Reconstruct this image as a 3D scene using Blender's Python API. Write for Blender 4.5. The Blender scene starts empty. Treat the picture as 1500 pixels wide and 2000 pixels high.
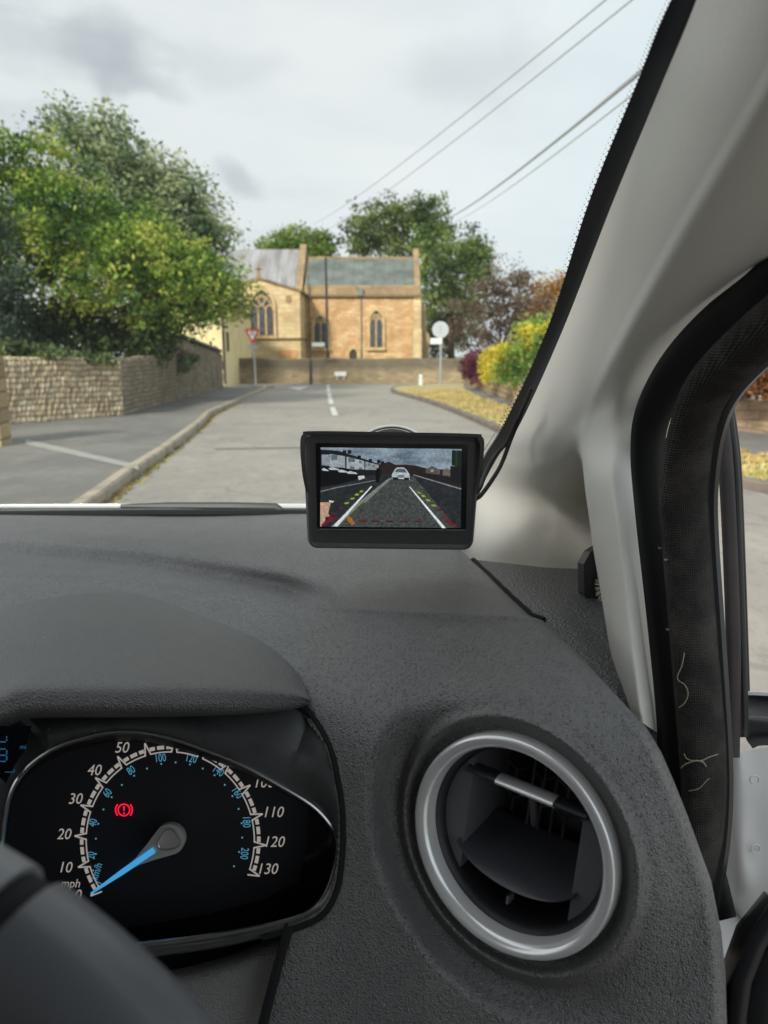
import bpy, math, random
import numpy as np
from mathutils import Vector, Matrix
random.seed(7)
RNG = np.random.default_rng(11)
PI = math.pi
scene = bpy.context.scene
COL = scene.collection

# ------------------------------------------------------------ camera
CAM_H, PITCH, FPX = 1.3, math.radians(11.5), 1503.0
cd = bpy.data.cameras.new("camera"); cam = bpy.data.objects.new("camera", cd); COL.objects.link(cam)
cam.location = (0, 0, CAM_H); cam.rotation_euler = (PI/2 - PITCH, 0, 0)
cd.sensor_fit = 'VERTICAL'; cd.sensor_height = 36.0; cd.lens = 36.0*FPX/2000
cd.clip_start = 0.01; cd.clip_end = 3000
cd.dof.use_dof = True; cd.dof.focus_distance = 0.55; cd.dof.aperture_fstop = 12.0
scene.camera = cam

# ------------------------------------------------------------ world, sun, exposure
SUN_EL, SUN_AZ = math.radians(30), math.radians(205)     # behind and to the left of the car, high
w = bpy.data.worlds.new("World"); scene.world = w; w.use_nodes = True
nt = w.node_tree; nt.nodes.clear()
def N(t, ty, **k):
    n = t.nodes.new(ty)
    for a, b in k.items(): setattr(n, a, b)
    return n
out = N(nt, 'ShaderNodeOutputWorld')
sky = N(nt, 'ShaderNodeTexSky', sky_type='NISHITA', sun_disc=False, sun_elevation=SUN_EL, sun_rotation=SUN_AZ)
bg1 = N(nt, 'ShaderNodeBackground'); bg1.inputs[1].default_value = 0.12
nt.links.new(sky.outputs[0], bg1.inputs[0])
tc = N(nt, 'ShaderNodeTexCoord')
mp = N(nt, 'ShaderNodeMapping'); mp.inputs['Scale'].default_value = (1.0, 1.0, 3.2); mp.inputs['Location'].default_value = (0.35, 0.1, 0.6)
nt.links.new(tc.outputs['Generated'], mp.inputs[0])
n1 = N(nt, 'ShaderNodeTexNoise'); n1.inputs['Scale'].default_value = 2.6; n1.inputs['Detail'].default_value = 7; n1.inputs['Roughness'].default_value = 0.55
n1.inputs['Distortion'].default_value = 0.25
nt.links.new(mp.outputs[0], n1.inputs[0])
cr = N(nt, 'ShaderNodeValToRGB')
e = cr.color_ramp.elements
e[0].position = 0.32; e[0].color = (0.60, 0.63, 0.655, 1)
e[1].position = 0.58; e[1].color = (0.77, 0.79, 0.79, 1)
m_ = e.new(0.40); m_.color = (0.71, 0.735, 0.745, 1)
nt.links.new(n1.outputs[0], cr.inputs[0])
# a bluer thin patch low on the right, brighter towards the zenith (the real overcast dome)
sx = N(nt, 'ShaderNodeSeparateXYZ'); nt.links.new(tc.outputs['Generated'], sx.inputs[0])
mr = N(nt, 'ShaderNodeMapRange'); mr.inputs[1].default_value = 0.0; mr.inputs[2].default_value = 0.35
nt.links.new(sx.outputs[0], mr.inputs[0])
mx = N(nt, 'ShaderNodeMixRGB', blend_type='MULTIPLY'); mx.inputs[2].default_value = (0.90, 0.97, 1.02, 1)
nt.links.new(mr.outputs[0], mx.inputs[0]); nt.links.new(cr.outputs[0], mx.inputs[1])
# small darker clouds at given directions
def dvec(px, py):
    a, b = (px-750)/FPX, (1000-py)/FPX
    v = Vector((a, math.cos(PITCH)+b*math.sin(PITCH), -math.sin(PITCH)+b*math.cos(PITCH)))
    return v.normalized()
prev = mx.outputs[0]
ns = N(nt, 'ShaderNodeTexNoise'); ns.inputs['Scale'].default_value = 9; ns.inputs['Detail'].default_value = 6
nt.links.new(tc.outputs['Generated'], ns.inputs[0])
nsub = N(nt, 'ShaderNodeVectorMath', operation='SUBTRACT'); nsub.inputs[1].default_value = (.5, .5, .5)
nt.links.new(ns.outputs[1], nsub.inputs[0])
nsc = N(nt, 'ShaderNodeVectorMath', operation='SCALE'); nsc.inputs['Scale'].default_value = 0.12
nt.links.new(nsub.outputs[0], nsc.inputs[0])
nad = N(nt, 'ShaderNodeVectorMath', operation='ADD'); nt.links.new(nsc.outputs[0], nad.inputs[0]); nt.links.new(tc.outputs['Generated'], nad.inputs[1])
for (px, py, r, s, st) in ((175, 95, .048, 1.5, .55), (235, 150, .034, 1.7, .45), (470, 352, .040, 2.2, .5), (940, 135, .08, 2.2, .28), (300, 170, .03, 2.0, .3), (430, 110, .05, 2.2, .18), (270, 350, .04, 2.5, .15)):
    c = dvec(px, py)
    sb = N(nt, 'ShaderNodeVectorMath', operation='SUBTRACT'); sb.inputs[1].default_value = c; nt.links.new(nad.outputs[0], sb.inputs[0])
    sc = N(nt, 'ShaderNodeVectorMath', operation='MULTIPLY'); sc.inputs[1].default_value = (1, 1, s); nt.links.new(sb.outputs[0], sc.inputs[0])
    ln = N(nt, 'ShaderNodeVectorMath', operation='LENGTH'); nt.links.new(sc.outputs[0], ln.inputs[0])
    m2 = N(nt, 'ShaderNodeMapRange', interpolation_type='SMOOTHSTEP'); m2.inputs[1].default_value = r*1.5; m2.inputs[2].default_value = r*0.3
    m2.inputs[3].default_value = 0; m2.inputs[4].default_value = st; nt.links.new(ln.outputs[1], m2.inputs[0])
    mm = N(nt, 'ShaderNodeMixRGB'); mm.inputs[2].default_value = (0.36, 0.395, 0.43, 1)
    nt.links.new(m2.outputs[0], mm.inputs[0]); nt.links.new(prev, mm.inputs[1]); prev = mm.outputs[0]
bg2 = N(nt, 'ShaderNodeBackground'); bg2.inputs[1].default_value = 1.05
nt.links.new(prev, bg2.inputs[0])
ms = N(nt, 'ShaderNodeMixShader'); ms.inputs[0].default_value = 0.94
nt.links.new(bg1.outputs[0], ms.inputs[1]); nt.links.new(bg2.outputs[0], ms.inputs[2]); nt.links.new(ms.outputs[0], out.inputs[0])

sl = bpy.data.lights.new("sun", 'SUN'); so = bpy.data.objects.new("sun", sl); COL.objects.link(so)
sl.energy = 3.9; sl.angle = math.radians(12); sl.color = (1.0, 0.95, 0.87)
sd = Vector((math.sin(SUN_AZ)*math.cos(SUN_EL), math.cos(SUN_AZ)*math.cos(SUN_EL), math.sin(SUN_EL)))
so.rotation_euler = sd.to_track_quat('Z', 'Y').to_euler()
scene.view_settings.view_transform = 'Standard'; scene.view_settings.look = 'None'
scene.view_settings.exposure = 0.22; scene.view_settings.gamma = 1.0

# ------------------------------------------------------------ helpers: space
FW = Vector((0, math.cos(PITCH), -math.sin(PITCH))); UP = Vector((0, math.sin(PITCH), math.cos(PITCH))); RT = Vector((1, 0, 0))
C0 = Vector((0, 0, CAM_H))
def U(px, py, d):
    px, py, d = float(px), float(py), float(d)
    return C0 + d*(FW + RT*((px-750)/FPX) + UP*((1000-py)/FPX))
def G(px, py, z=0.0):
    r = FW + RT*((px-750)/FPX) + UP*((1000-py)/FPX)
    return C0 + r*((z-CAM_H)/r.z)
def AT(px, py, Y):
    r = FW + RT*((px-750)/FPX) + UP*((1000-py)/FPX)
    return C0 + r*(Y/r.y)
def interp(pts, x): return np.interp(x, [p[0] for p in pts], [p[1] for p in pts])

# ------------------------------------------------------------ helpers: objects
ORG = {}
def tag(o, label=None, cat=None, group=None, kind=None):
    if label: o['label'] = label
    if cat: o['category'] = cat
    if group: o['group'] = group
    if kind: o['kind'] = kind
    return o
def thing(name, label, cat, loc, group=None):
    o = bpy.data.objects.new(name, None); COL.objects.link(o); o.location = loc; o.empty_display_size = .2
    ORG[o.name] = Vector(loc)
    return tag(o, label, cat, group)
class MB:
    def __init__(s): s.v = []; s.f = []; s.m = []
    def add(s, vs, fs, mi=0):
        b = len(s.v); s.v += [tuple(v) for v in vs]
        s.f += [tuple(b+i for i in f) for f in fs]; s.m += [mi]*len(fs); return s
    def box(s, lo, hi, mi=0, rz=0, piv=None):
        x0, y0, z0 = lo; x1, y1, z1 = hi
        vs = [(x, y, z) for z in (z0, z1) for y in (y0, y1) for x in (x0, x1)]
        if rz:
            px, py = piv if piv else ((x0+x1)/2, (y0+y1)/2); c, n = math.cos(rz), math.sin(rz)
            vs = [(px+(x-px)*c-(y-py)*n, py+(x-px)*n+(y-py)*c, z) for x, y, z in vs]
        return s.add(vs, [(0, 2, 3, 1), (4, 5, 7, 6), (0, 1, 5, 4), (1, 3, 7, 5), (3, 2, 6, 7), (2, 0, 4, 6)], mi)
    def tube(s, pts, r, n=10, mi=0, cap=True, closed=False, flat=None):
        pts = [Vector(p) for p in pts]; k = len(pts)
        rs = r if hasattr(r, '__len__') else [r]*k
        t0 = (pts[1]-pts[0]).normalized(); a = t0.orthogonal().normalized() if flat is None else (flat - t0*flat.dot(t0)).normalized()
        vs = []; fs = []
        for i, p in enumerate(pts):
            if closed: t = (pts[(i+1) % k]-pts[i-1]).normalized()
            else: t = (pts[min(i+1, k-1)]-pts[max(i-1, 0)]).normalized()
            a = (a - t*a.dot(t)).normalized(); b = t.cross(a)
            ra, rb = rs[i] if isinstance(rs[i], tuple) else (rs[i], rs[i])
            for j in range(n):
                q = 2*PI*j/n; vs.append(p + a*(ra*math.cos(q)) + b*(rb*math.sin(q)))
        for i in range(k if closed else k-1):
            for j in range(n):
                i2 = (i+1) % k
                fs.append((i*n+j, i*n+(j+1) % n, i2*n+(j+1) % n, i2*n+j))
        if cap and not closed: fs += [tuple(range(n))[::-1], tuple((k-1)*n+j for j in range(n))]
        return s.add(vs, fs, mi)
    def prism(s, poly, off, mi=0):
        """poly: 3D points of a planar outline, extruded by off"""
        n = len(poly); off = Vector(off)
        vs = [Vector(p) for p in poly] + [Vector(p)+off for p in poly]
        fs = [tuple(range(n))[::-1], tuple(range(n, 2*n))] + [(i, (i+1) % n, n+(i+1) % n, n+i) for i in range(n)]
        return s.add(vs, fs, mi)
    def grid(s, P, mi=0, closed_u=False):
        """P[row][col] of points"""
        R, Cn = len(P), len(P[0]); vs = [p for row in P for p in row]; fs = []
        for i in range(R-1):
            for j in range(Cn if closed_u else Cn-1):
                j2 = (j+1) % Cn
                fs.append((i*Cn+j, (i+1)*Cn+j, (i+1)*Cn+j2, i*Cn+j2))
        return s.add(vs, fs, mi)
    def build(s, name, mats, parent=None, smooth=True, origin=None, angle=40, weld=False):
        mats = mats if isinstance(mats, (list, tuple)) else [mats]
        V = np.array(s.v, dtype=float)
        if parent is not None: O = ORG[parent.name]
        elif origin is not None: O = Vector(origin)
        else: O = Vector(((V[:, 0].min()+V[:, 0].max())/2, (V[:, 1].min()+V[:, 1].max())/2, V[:, 2].min()))
        me = bpy.data.meshes.new(name); me.from_pydata((V-np.array(O)).tolist(), [], s.f)
        for m in mats: me.materials.append(m)
        me.polygons.foreach_set('material_index', s.m)
        if weld:
            import bmesh
            bm = bmesh.new(); bm.from_mesh(me); bmesh.ops.remove_doubles(bm, verts=bm.verts, dist=1e-5); bm.to_mesh(me); bm.free()
        if smooth:
            me.polygons.foreach_set('use_smooth', [True]*len(me.polygons))
            try: me.set_sharp_from_angle(angle=math.radians(angle))
            except Exception: pass
        me.update(); o = bpy.data.objects.new(name, me); COL.objects.link(o)
        if parent is not None: o.parent = parent
        else: o.location = O
        ORG[o.name] = O
        return o
def cr1(P, t):
    """Catmull-Rom through list of numpy points, t in 0..len-1"""
    n = len(P); i = min(int(t), n-2); u = t-i
    p1, p2 = P[i], P[i+1]; p0 = P[i-1] if i > 0 else 2*p1-p2; p3 = P[i+2] if i+2 < n else 2*p2-p1
    return .5*((2*p1)+(p2-p0)*u+(2*p0-5*p1+4*p2-p3)*u*u+(3*p1-p0-3*p2+p3)*u**3)
def spline(P, n):
    P = [np.array(p, dtype=float) for p in P]; return [cr1(P, t) for t in np.linspace(0, len(P)-1, n)]
def patch(rows, nu, nv):
    """rows of (px,py,depth) control points -> grid of world points on a smooth surface"""
    R = [spline(r, nu) for r in rows]
    cols = [spline([R[i][j] for i in range(len(R))], nv) for j in range(nu)]
    return [[U(*cols[j][i]) for j in range(nu)] for i in range(nv)]
def thick(mb, P, off, mi=0):
    """close a grid patch into a shell by offsetting it"""
    off = Vector(off); Q = [[p+off for p in r] for r in P]
    mb.grid(P, mi); mb.grid([r[::-1] for r in Q], mi)
    R, Cn = len(P), len(P[0])
    for a, b in ((P[0], Q[0]), (P[-1][::-1], Q[-1][::-1]), ([r[0] for r in P][::-1], [r[0] for r in Q][::-1]), ([r[-1] for r in P], [r[-1] for r in Q])):
        mb.grid([a, b], mi)
    return mb

# ------------------------------------------------------------ helpers: materials
def S(h):
    """sRGB hex -> linear"""
    c = [int(h[i:i+2], 16)/255 for i in (0, 2, 4)]
    return tuple(x/12.92 if x <= .04045 else ((x+.055)/1.055)**2.4 for x in c)+(1,)
MT = {}
def mat(name, col, rough=.6, metal=0, spec=.5, noise=None, bump=None, coat=0, emit=None):
    """noise=(scale, colour2, detail, lo, hi) ; bump=(kind, scale, strength, distance)"""
    if name in MT: return MT[name]
    m = bpy.data.materials.new(name); m.use_nodes = True; t = m.node_tree; b = t.nodes['Principled BSDF']
    col = tuple(col)[:3]+(1,)
    b.inputs['Base Color'].default_value = col; b.inputs['Roughness'].default_value = rough; b.inputs['Metallic'].default_value = metal
    b.inputs['Specular IOR Level'].default_value = spec; b.inputs['Coat Weight'].default_value = coat
    if emit: b.inputs['Emission Color'].default_value = tuple(emit[0])[:3]+(1,); b.inputs['Emission Strength'].default_value = emit[1]
    tcn = N(t, 'ShaderNodeTexCoord')
    if noise:
        n = N(t, 'ShaderNodeTexNoise'); n.inputs['Scale'].default_value = noise[0]; n.inputs['Detail'].default_value = noise[2]
        n.inputs['Roughness'].default_value = .62
        t.links.new(tcn.outputs['Object'], n.inputs[0])
        r = N(t, 'ShaderNodeMapRange'); r.inputs[1].default_value = noise[3]; r.inputs[2].default_value = noise[4]; t.links.new(n.outputs[0], r.inputs[0])
        x = N(t, 'ShaderNodeMixRGB'); x.inputs[1].default_value = col; x.inputs[2].default_value = tuple(noise[1])[:3]+(1,)
        t.links.new(r.outputs[0], x.inputs[0]); t.links.new(x.outputs[0], b.inputs['Base Color'])
    if bump:
        k, sc, st, di = bump
        if k == 'noise':
            n = N(t, 'ShaderNodeTexNoise'); n.inputs['Scale'].default_value = sc; n.inputs['Detail'].default_value = 4; o = n.outputs[0]
        else:
            n = N(t, 'ShaderNodeTexVoronoi'); n.inputs['Scale'].default_value = sc; o = n.outputs[0]
        t.links.new(tcn.outputs['Object'], n.inputs[0])
        bp = N(t, 'ShaderNodeBump'); bp.inputs['Strength'].default_value = st; bp.inputs['Distance'].default_value = di
        t.links.new(o, bp.inputs['Height']); t.links.new(bp.outputs[0], b.inputs['Normal'])
    MT[name] = m; return m
def stone(name, c1, c2, mortar, dirv, bw=.45, bh=.16, dark=None, rough=.9, ms=.012, bump=.6, lowz=None):
    if name in MT: return MT[name]
    m = mat(name, c1, rough, spec=.2); t = m.node_tree; b = t.nodes['Principled BSDF']
    tcn = N(t, 'ShaderNodeTexCoord'); dot = N(t, 'ShaderNodeVectorMath', operation='DOT_PRODUCT'); dot.inputs[1].default_value = dirv
    t.links.new(tcn.outputs['Object'], dot.inputs[0]); sp = N(t, 'ShaderNodeSeparateXYZ'); t.links.new(tcn.outputs['Object'], sp.inputs[0])
    nz = N(t, 'ShaderNodeTexNoise'); nz.inputs['Scale'].default_value = 2.2; nz.inputs['Detail'].default_value = 3; t.links.new(tcn.outputs['Object'], nz.inputs[0])
    ad = N(t, 'ShaderNodeMath', operation='MULTIPLY_ADD'); ad.inputs[1].default_value = bh*.9; t.links.new(nz.outputs[0], ad.inputs[0]); t.links.new(sp.outputs[2], ad.inputs[2])
    cb = N(t, 'ShaderNodeCombineXYZ'); t.links.new(dot.outputs['Value'], cb.inputs[0]); t.links.new(ad.outputs[0], cb.inputs[1])
    br = N(t, 'ShaderNodeTexBrick'); br.inputs['Scale'].default_value = 1; br.inputs['Brick Width'].default_value = bw; br.inputs['Row Height'].default_value = bh
    br.inputs['Mortar Size'].default_value = ms; br.inputs['Mortar Smooth'].default_value = .5; br.inputs['Color1'].default_value = tuple(c1)[:3]+(1,); br.inputs['Color2'].default_value = tuple(c2)[:3]+(1,)
    br.inputs['Mortar'].default_value = tuple(mortar)[:3]+(1,); t.links.new(cb.outputs[0], br.inputs[0])
    n2 = N(t, 'ShaderNodeTexNoise'); n2.inputs['Scale'].default_value = 1.1; n2.inputs['Detail'].default_value = 8; n2.inputs['Roughness'].default_value = .7; t.links.new(tcn.outputs['Object'], n2.inputs[0])
    r = N(t, 'ShaderNodeMapRange'); r.inputs[1].default_value = .42; r.inputs[2].default_value = .72; r.inputs[4].default_value = .75; t.links.new(n2.outputs[0], r.inputs[0])
    x = N(t, 'ShaderNodeMixRGB'); x.inputs[2].default_value = tuple(dark or tuple(.45*a for a in c1[:3]))[:3]+(1,)
    t.links.new(r.outputs[0], x.inputs[0]); t.links.new(br.outputs[0], x.inputs[1]); last = x.outputs[0]
    if lowz:   # weathering band: (z0, z1, colour) soot/lichen on the upper courses
        r2 = N(t, 'ShaderNodeMapRange'); r2.inputs[1].default_value = lowz[0]; r2.inputs[2].default_value = lowz[1]; r2.inputs[4].default_value = lowz[3]
        t.links.new(ad.outputs[0], r2.inputs[0])
        x2 = N(t, 'ShaderNodeMixRGB'); x2.inputs[2].default_value = tuple(lowz[2])[:3]+(1,); t.links.new(r2.outputs[0], x2.inputs[0]); t.links.new(last, x2.inputs[1]); last = x2.outputs[0]
    t.links.new(last, b.inputs['Base Color'])
    n3 = N(t, 'ShaderNodeTexNoise'); n3.inputs['Scale'].default_value = 14; n3.inputs['Detail'].default_value = 5; t.links.new(tcn.outputs['Object'], n3.inputs[0])
    s1 = N(t, 'ShaderNodeMath', operation='MULTIPLY_ADD'); s1.inputs[1].default_value = -.8; t.links.new(br.outputs['Fac'], s1.inputs[0]); t.links.new(n3.outputs[0], s1.inputs[2])
    bp = N(t, 'ShaderNodeBump'); bp.inputs['Strength'].default_value = bump; bp.inputs['Distance'].default_value = .03; t.links.new(s1.outputs[0], bp.inputs['Height']); t.links.new(bp.outputs[0], b.inputs['Normal'])
    return m
def leafmat(name, cols, scale=.8, trans=.35, rough=.55):
    """cols: list of linear colours, picked per leaf and per clump"""
    if name in MT: return MT[name]
    m = bpy.data.materials.new(name); m.use_nodes = True; t = m.node_tree; b = t.nodes['Principled BSDF']; b.inputs['Roughness'].default_value = rough; b.inputs['Specular IOR Level'].default_value = .25
    g = N(t, 'ShaderNodeNewGeometry'); tcn = N(t, 'ShaderNodeTexCoord'); n = N(t, 'ShaderNodeTexNoise'); n.inputs['Scale'].default_value = scale; n.inputs['Detail'].default_value = 3
    t.links.new(tcn.outputs['Object'], n.inputs[0])
    s1 = N(t, 'ShaderNodeMath', operation='MULTIPLY_ADD'); s1.inputs[1].default_value = .45; s1.inputs[2].default_value = -.22; t.links.new(g.outputs['Random Per Island'], s1.inputs[0])
    r = N(t, 'ShaderNodeMapRange'); r.inputs[1].default_value = .36; r.inputs[2].default_value = .64; t.links.new(n.outputs[0], r.inputs[0])
    s2 = N(t, 'ShaderNodeMath', operation='ADD', use_clamp=True); t.links.new(s1.outputs[0], s2.inputs[0]); t.links.new(r.outputs[0], s2.inputs[1])
    c = N(t, 'ShaderNodeValToRGB'); el = c.color_ramp.elements
    while len(el) < len(cols): el.new(.5)
    for i, k in enumerate(cols): el[i].position = i/(len(cols)-1); el[i].color = tuple(k)[:3]+(1,)
    t.links.new(s2.outputs[0], c.inputs[0]); t.links.new(c.outputs[0], b.inputs['Base Color'])
    tr = N(t, 'ShaderNodeBsdfTranslucent'); t.links.new(c.outputs[0], tr.inputs[0]); mi = N(t, 'ShaderNodeMixShader'); mi.inputs[0].default_value = trans
    t.links.new(b.outputs[0], mi.inputs[1]); t.links.new(tr.outputs[0], mi.inputs[2]); t.links.new(mi.outputs[0], t.nodes['Material Output'].inputs[0])
    MT[name] = m; return m
def foliage(name, blobs, n, size, m, parent=None, clump=.28, droop=0, streak=None, label=None, cat=None, kind=None, shell=.75, origin=None, spray=0):
    """blobs: (centre Vector, rx, ry, rz, weight). Many small pointed leaves grouped in clumps."""
    wts = np.array([b[4] if len(b) > 4 else b[1]*b[3] for b in blobs]); wts = wts/wts.sum(); P = []
    for b, wt in zip(blobs, wts):
        c = np.array(b[0]); R = np.array(b[1:4]); k = max(4, int(n*wt)); nc = max(5, k//45)
        d = RNG.normal(size=(nc, 3)); d /= np.linalg.norm(d, axis=1)[:, None]; rad = shell + (1-shell)*RNG.random(nc)**.6*1.15
        rad = np.where(RNG.random(nc) < .2, RNG.random(nc)*shell, rad)
        cc = c + d*R*rad[:, None]; idx = RNG.integers(0, nc, k)
        off = RNG.normal(size=(k, 3))*clump*np.array([1, 1, .7]); off[:, 2] -= droop*np.abs(RNG.normal(size=k))
        if spray: L_ = RNG.random(nc)**2*spray; off = off*(1-.35*RNG.random(k)[:, None]) + (d*L_[:, None])[idx]*(RNG.random(k)**.8)[:, None]
        P.append(cc[idx]+off)
    P = np.vstack(P); k = len(P)
    a = RNG.normal(size=(k, 3)); a[:, 2] -= droop*3
    if streak is not None: sv = np.array(streak); P = P + sv*(RNG.random(k)**1.5-.3)[:, None]*1.6; a = a*.6 + sv*2.5
    a = a; a /= np.linalg.norm(a, axis=1)[:, None]
    b = RNG.normal(size=(k, 3)); b[:, 2] += .6; b = np.cross(a, b); b /= np.linalg.norm(b, axis=1)[:, None]+1e-9
    s = (size*(.35+1.1*RNG.random(k)**1.5))[:, None]
    V = np.stack([P-a*s, P+b*s*.55, P+a*s, P-b*s*.55], axis=1).reshape(-1, 3)
    O = np.array(ORG[parent.name]) if parent is not None else np.array(origin if origin is not None else (P[:, 0].mean(), P[:, 1].mean(), P[:, 2].min()))
    me = bpy.data.meshes.new(name); me.vertices.add(4*k); me.vertices.foreach_set('co', (V-O).ravel()); me.loops.add(4*k); me.loops.foreach_set('vertex_index', np.arange(4*k))
    me.polygons.add(k); me.polygons.foreach_set('loop_start', np.arange(k)*4); me.polygons.foreach_set('loop_total', np.full(k, 4))
    me.materials.append(m); me.update(calc_edges=True); o = bpy.data.objects.new(name, me); COL.objects.link(o)
    if parent is not None: o.parent = parent
    else: o.location = O
    ORG[o.name] = Vector(O)
    return tag(o, label, cat, None, kind)
def text_mesh(s, size, shear=0, ext=0.0, bold=0.0, align='CENTER'):
    c = bpy.data.curves.new('lettering', 'FONT'); c.body = s; c.size = size; c.shear = shear; c.align_x = align; c.align_y = 'CENTER'; c.offset = bold; c.extrude = ext; c.resolution_u = 3
    o = bpy.data.objects.new('lettering', c); COL.objects.link(o); bpy.context.view_layer.update()
    me = bpy.data.meshes.new_from_object(o); vs = [v.co.copy() for v in me.vertices]; fs = [tuple(p.vertices) for p in me.polygons]
    bpy.data.objects.remove(o); bpy.data.curves.remove(c); bpy.data.meshes.remove(me); return vs, fs
# ============================================================ the setting
asphalt = mat('asphalt', (.275, .257, .228), .88, spec=.3, noise=(.35, (.36, .33, .285), 8, .38, .68), bump=('noise', 60, .5, .01))
asphalt_dark = mat('pavement_asphalt', (.16, .156, .142), .9, spec=.3, noise=(.6, (.22, .212, .19), 8, .4, .7), bump=('noise', 70, .5, .01))
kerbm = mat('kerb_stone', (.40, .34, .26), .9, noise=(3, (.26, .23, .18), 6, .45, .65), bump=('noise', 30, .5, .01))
white_line = mat('road_paint', (.62, .61, .57), .8, noise=(6, (.40, .39, .36), 6, .5, .75))
concrete = mat('concrete_strip', (.34, .335, .30), .9, noise=(4, (.26, .25, .23), 6, .45, .7))
drygrass = mat('verge_soil', (.44, .35, .17), .95, noise=(.9, (.27, .30, .12), 8, .50, .66), bump=('noise', 40, .8, .02))
def wear(m, dark, light, crack):
    t = m.node_tree; b = t.nodes['Principled BSDF']; src = b.inputs['Base Color'].links[0].from_socket; tcn = N(t, 'ShaderNodeTexCoord')
    for sc, col, lo, hi, amt, st in ((1.3, dark, .55, .68, .55, (1, .35, 1)), (.5, light, .52, .62, .5, (1, 1, 1)), (9, dark, .52, .66, .55, (1, .5, 1)), (3, light, .54, .66, .6, (1, .6, 1)), (45, dark, .54, .68, .6, (1, 1, 1)), (110, light, .55, .7, .6, (1, 1, 1))):
        mpn = N(t, 'ShaderNodeMapping'); mpn.inputs['Scale'].default_value = st; t.links.new(tcn.outputs['Object'], mpn.inputs[0])
        n = N(t, 'ShaderNodeTexNoise'); n.inputs['Scale'].default_value = sc; n.inputs['Detail'].default_value = 6; n.inputs['Roughness'].default_value = .65; t.links.new(mpn.outputs[0], n.inputs[0])
        r = N(t, 'ShaderNodeMapRange'); r.inputs[1].default_value = lo; r.inputs[2].default_value = hi; r.inputs[4].default_value = amt; t.links.new(n.outputs[0], r.inputs[0])
        x = N(t, 'ShaderNodeMixRGB'); x.inputs[2].default_value = tuple(col)+(1,); t.links.new(r.outputs[0], x.inputs[0]); t.links.new(src, x.inputs[1]); src = x.outputs[0]
    n = N(t, 'ShaderNodeTexNoise'); n.inputs['Scale'].default_value = .8; t.links.new(tcn.outputs['Object'], n.inputs[0]); ad = N(t, 'ShaderNodeMixRGB', blend_type='ADD'); ad.inputs[0].default_value = .9; t.links.new(tcn.outputs['Object'], ad.inputs[1]); t.links.new(n.outputs[1], ad.inputs[2])
    v = N(t, 'ShaderNodeTexVoronoi', feature='DISTANCE_TO_EDGE'); v.inputs['Scale'].default_value = .33; t.links.new(ad.outputs[0], v.inputs[0])
    r = N(t, 'ShaderNodeMapRange'); r.inputs[1].default_value = .006; r.inputs[2].default_value = .002; r.inputs[4].default_value = crack; t.links.new(v.outputs[0], r.inputs[0])
    x = N(t, 'ShaderNodeMixRGB'); x.inputs[2].default_value = (.09, .085, .08, 1); t.links.new(r.outputs[0], x.inputs[0]); t.links.new(src, x.inputs[1]); t.links.new(x.outputs[0], b.inputs['Base Color'])
wear(asphalt, (.19, .18, .165), (.38, .35, .30), .3); wear(asphalt_dark, (.12, .12, .115), (.25, .24, .21), .3)
def sheet(name, poly, z, m, holes=None):
    mb = MB(); mb.add([(p[0], p[1], z) for p in poly], [tuple(range(len(poly)))])
    return tag(mb.build(name, m, smooth=False), kind='structure')
gm = mat('ground', (.16, .17, .07), .95, noise=(.05, (.10, .13, .05), 5, .4, .6))
sheet('ground', [(-400, -60), (400, -60), (400, 900), (-400, 900)], 0, gm)
sheet('road', [(-60, -30), (40, -30), (40, 36.2), (-60, 36.2)], .004, asphalt)

def ribbon(pts, wd, z0, z1, mb, mi=0):
    """raised strip along pts (2D), width wd to its left side"""
    n = len(pts); L = []
    for i in range(n):
        a = Vector(pts[max(i-1, 0)][:2]); b = Vector(pts[min(i+1, n-1)][:2]); t = (b-a).normalized(); L.append(Vector((-t.y, t.x)))
    rows = []
    for i, p in enumerate(pts):
        q = Vector(p[:2])+L[i]*wd
        rows.append([(p[0], p[1], z0), (p[0], p[1], z1-.02), (p[0]+L[i].x*.02, p[1]+L[i].y*.02, z1), (q.x, q.y, z1), (q.x, q.y, z0)])
    mb.grid(rows, mi)
# left pavement
kl = [G(*p) for p in ((-60, 1250), (60, 1095), (200, 985), (262, 935), (332, 885), (395, 833), (415, 812), (450, 795), (483, 779), (512, 766), (521, 761))]
kl += [Vector((kl[-1].x-.5, kl[-1].y+.9, 0)), Vector((kl[-1].x-2.0, kl[-1].y+1.5, 0)), Vector((-30, kl[-1].y+1.7, 0))]
kls = [Vector(p) for p in spline(kl, 60)]
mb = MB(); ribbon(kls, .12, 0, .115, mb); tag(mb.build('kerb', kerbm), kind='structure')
inner = []
for i, p in enumerate(kls):
    t = (kls[min(i+1, 59)]-kls[max(i-1, 0)]).normalized(); inner.append((p.x-t.y*.118, p.y+t.x*.118))
sheet('pavement', [(-40, inner[0][1])]+inner+[(-40, inner[-1][1])], .108, asphalt_dark)
a, b = G(50, 868, .112), G(272, 917, .112); a2, b2 = G(50, 858, .112), G(268, 907, .112)
sheet('drive_edge', [a, b, b2, a2], .113, concrete)
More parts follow.
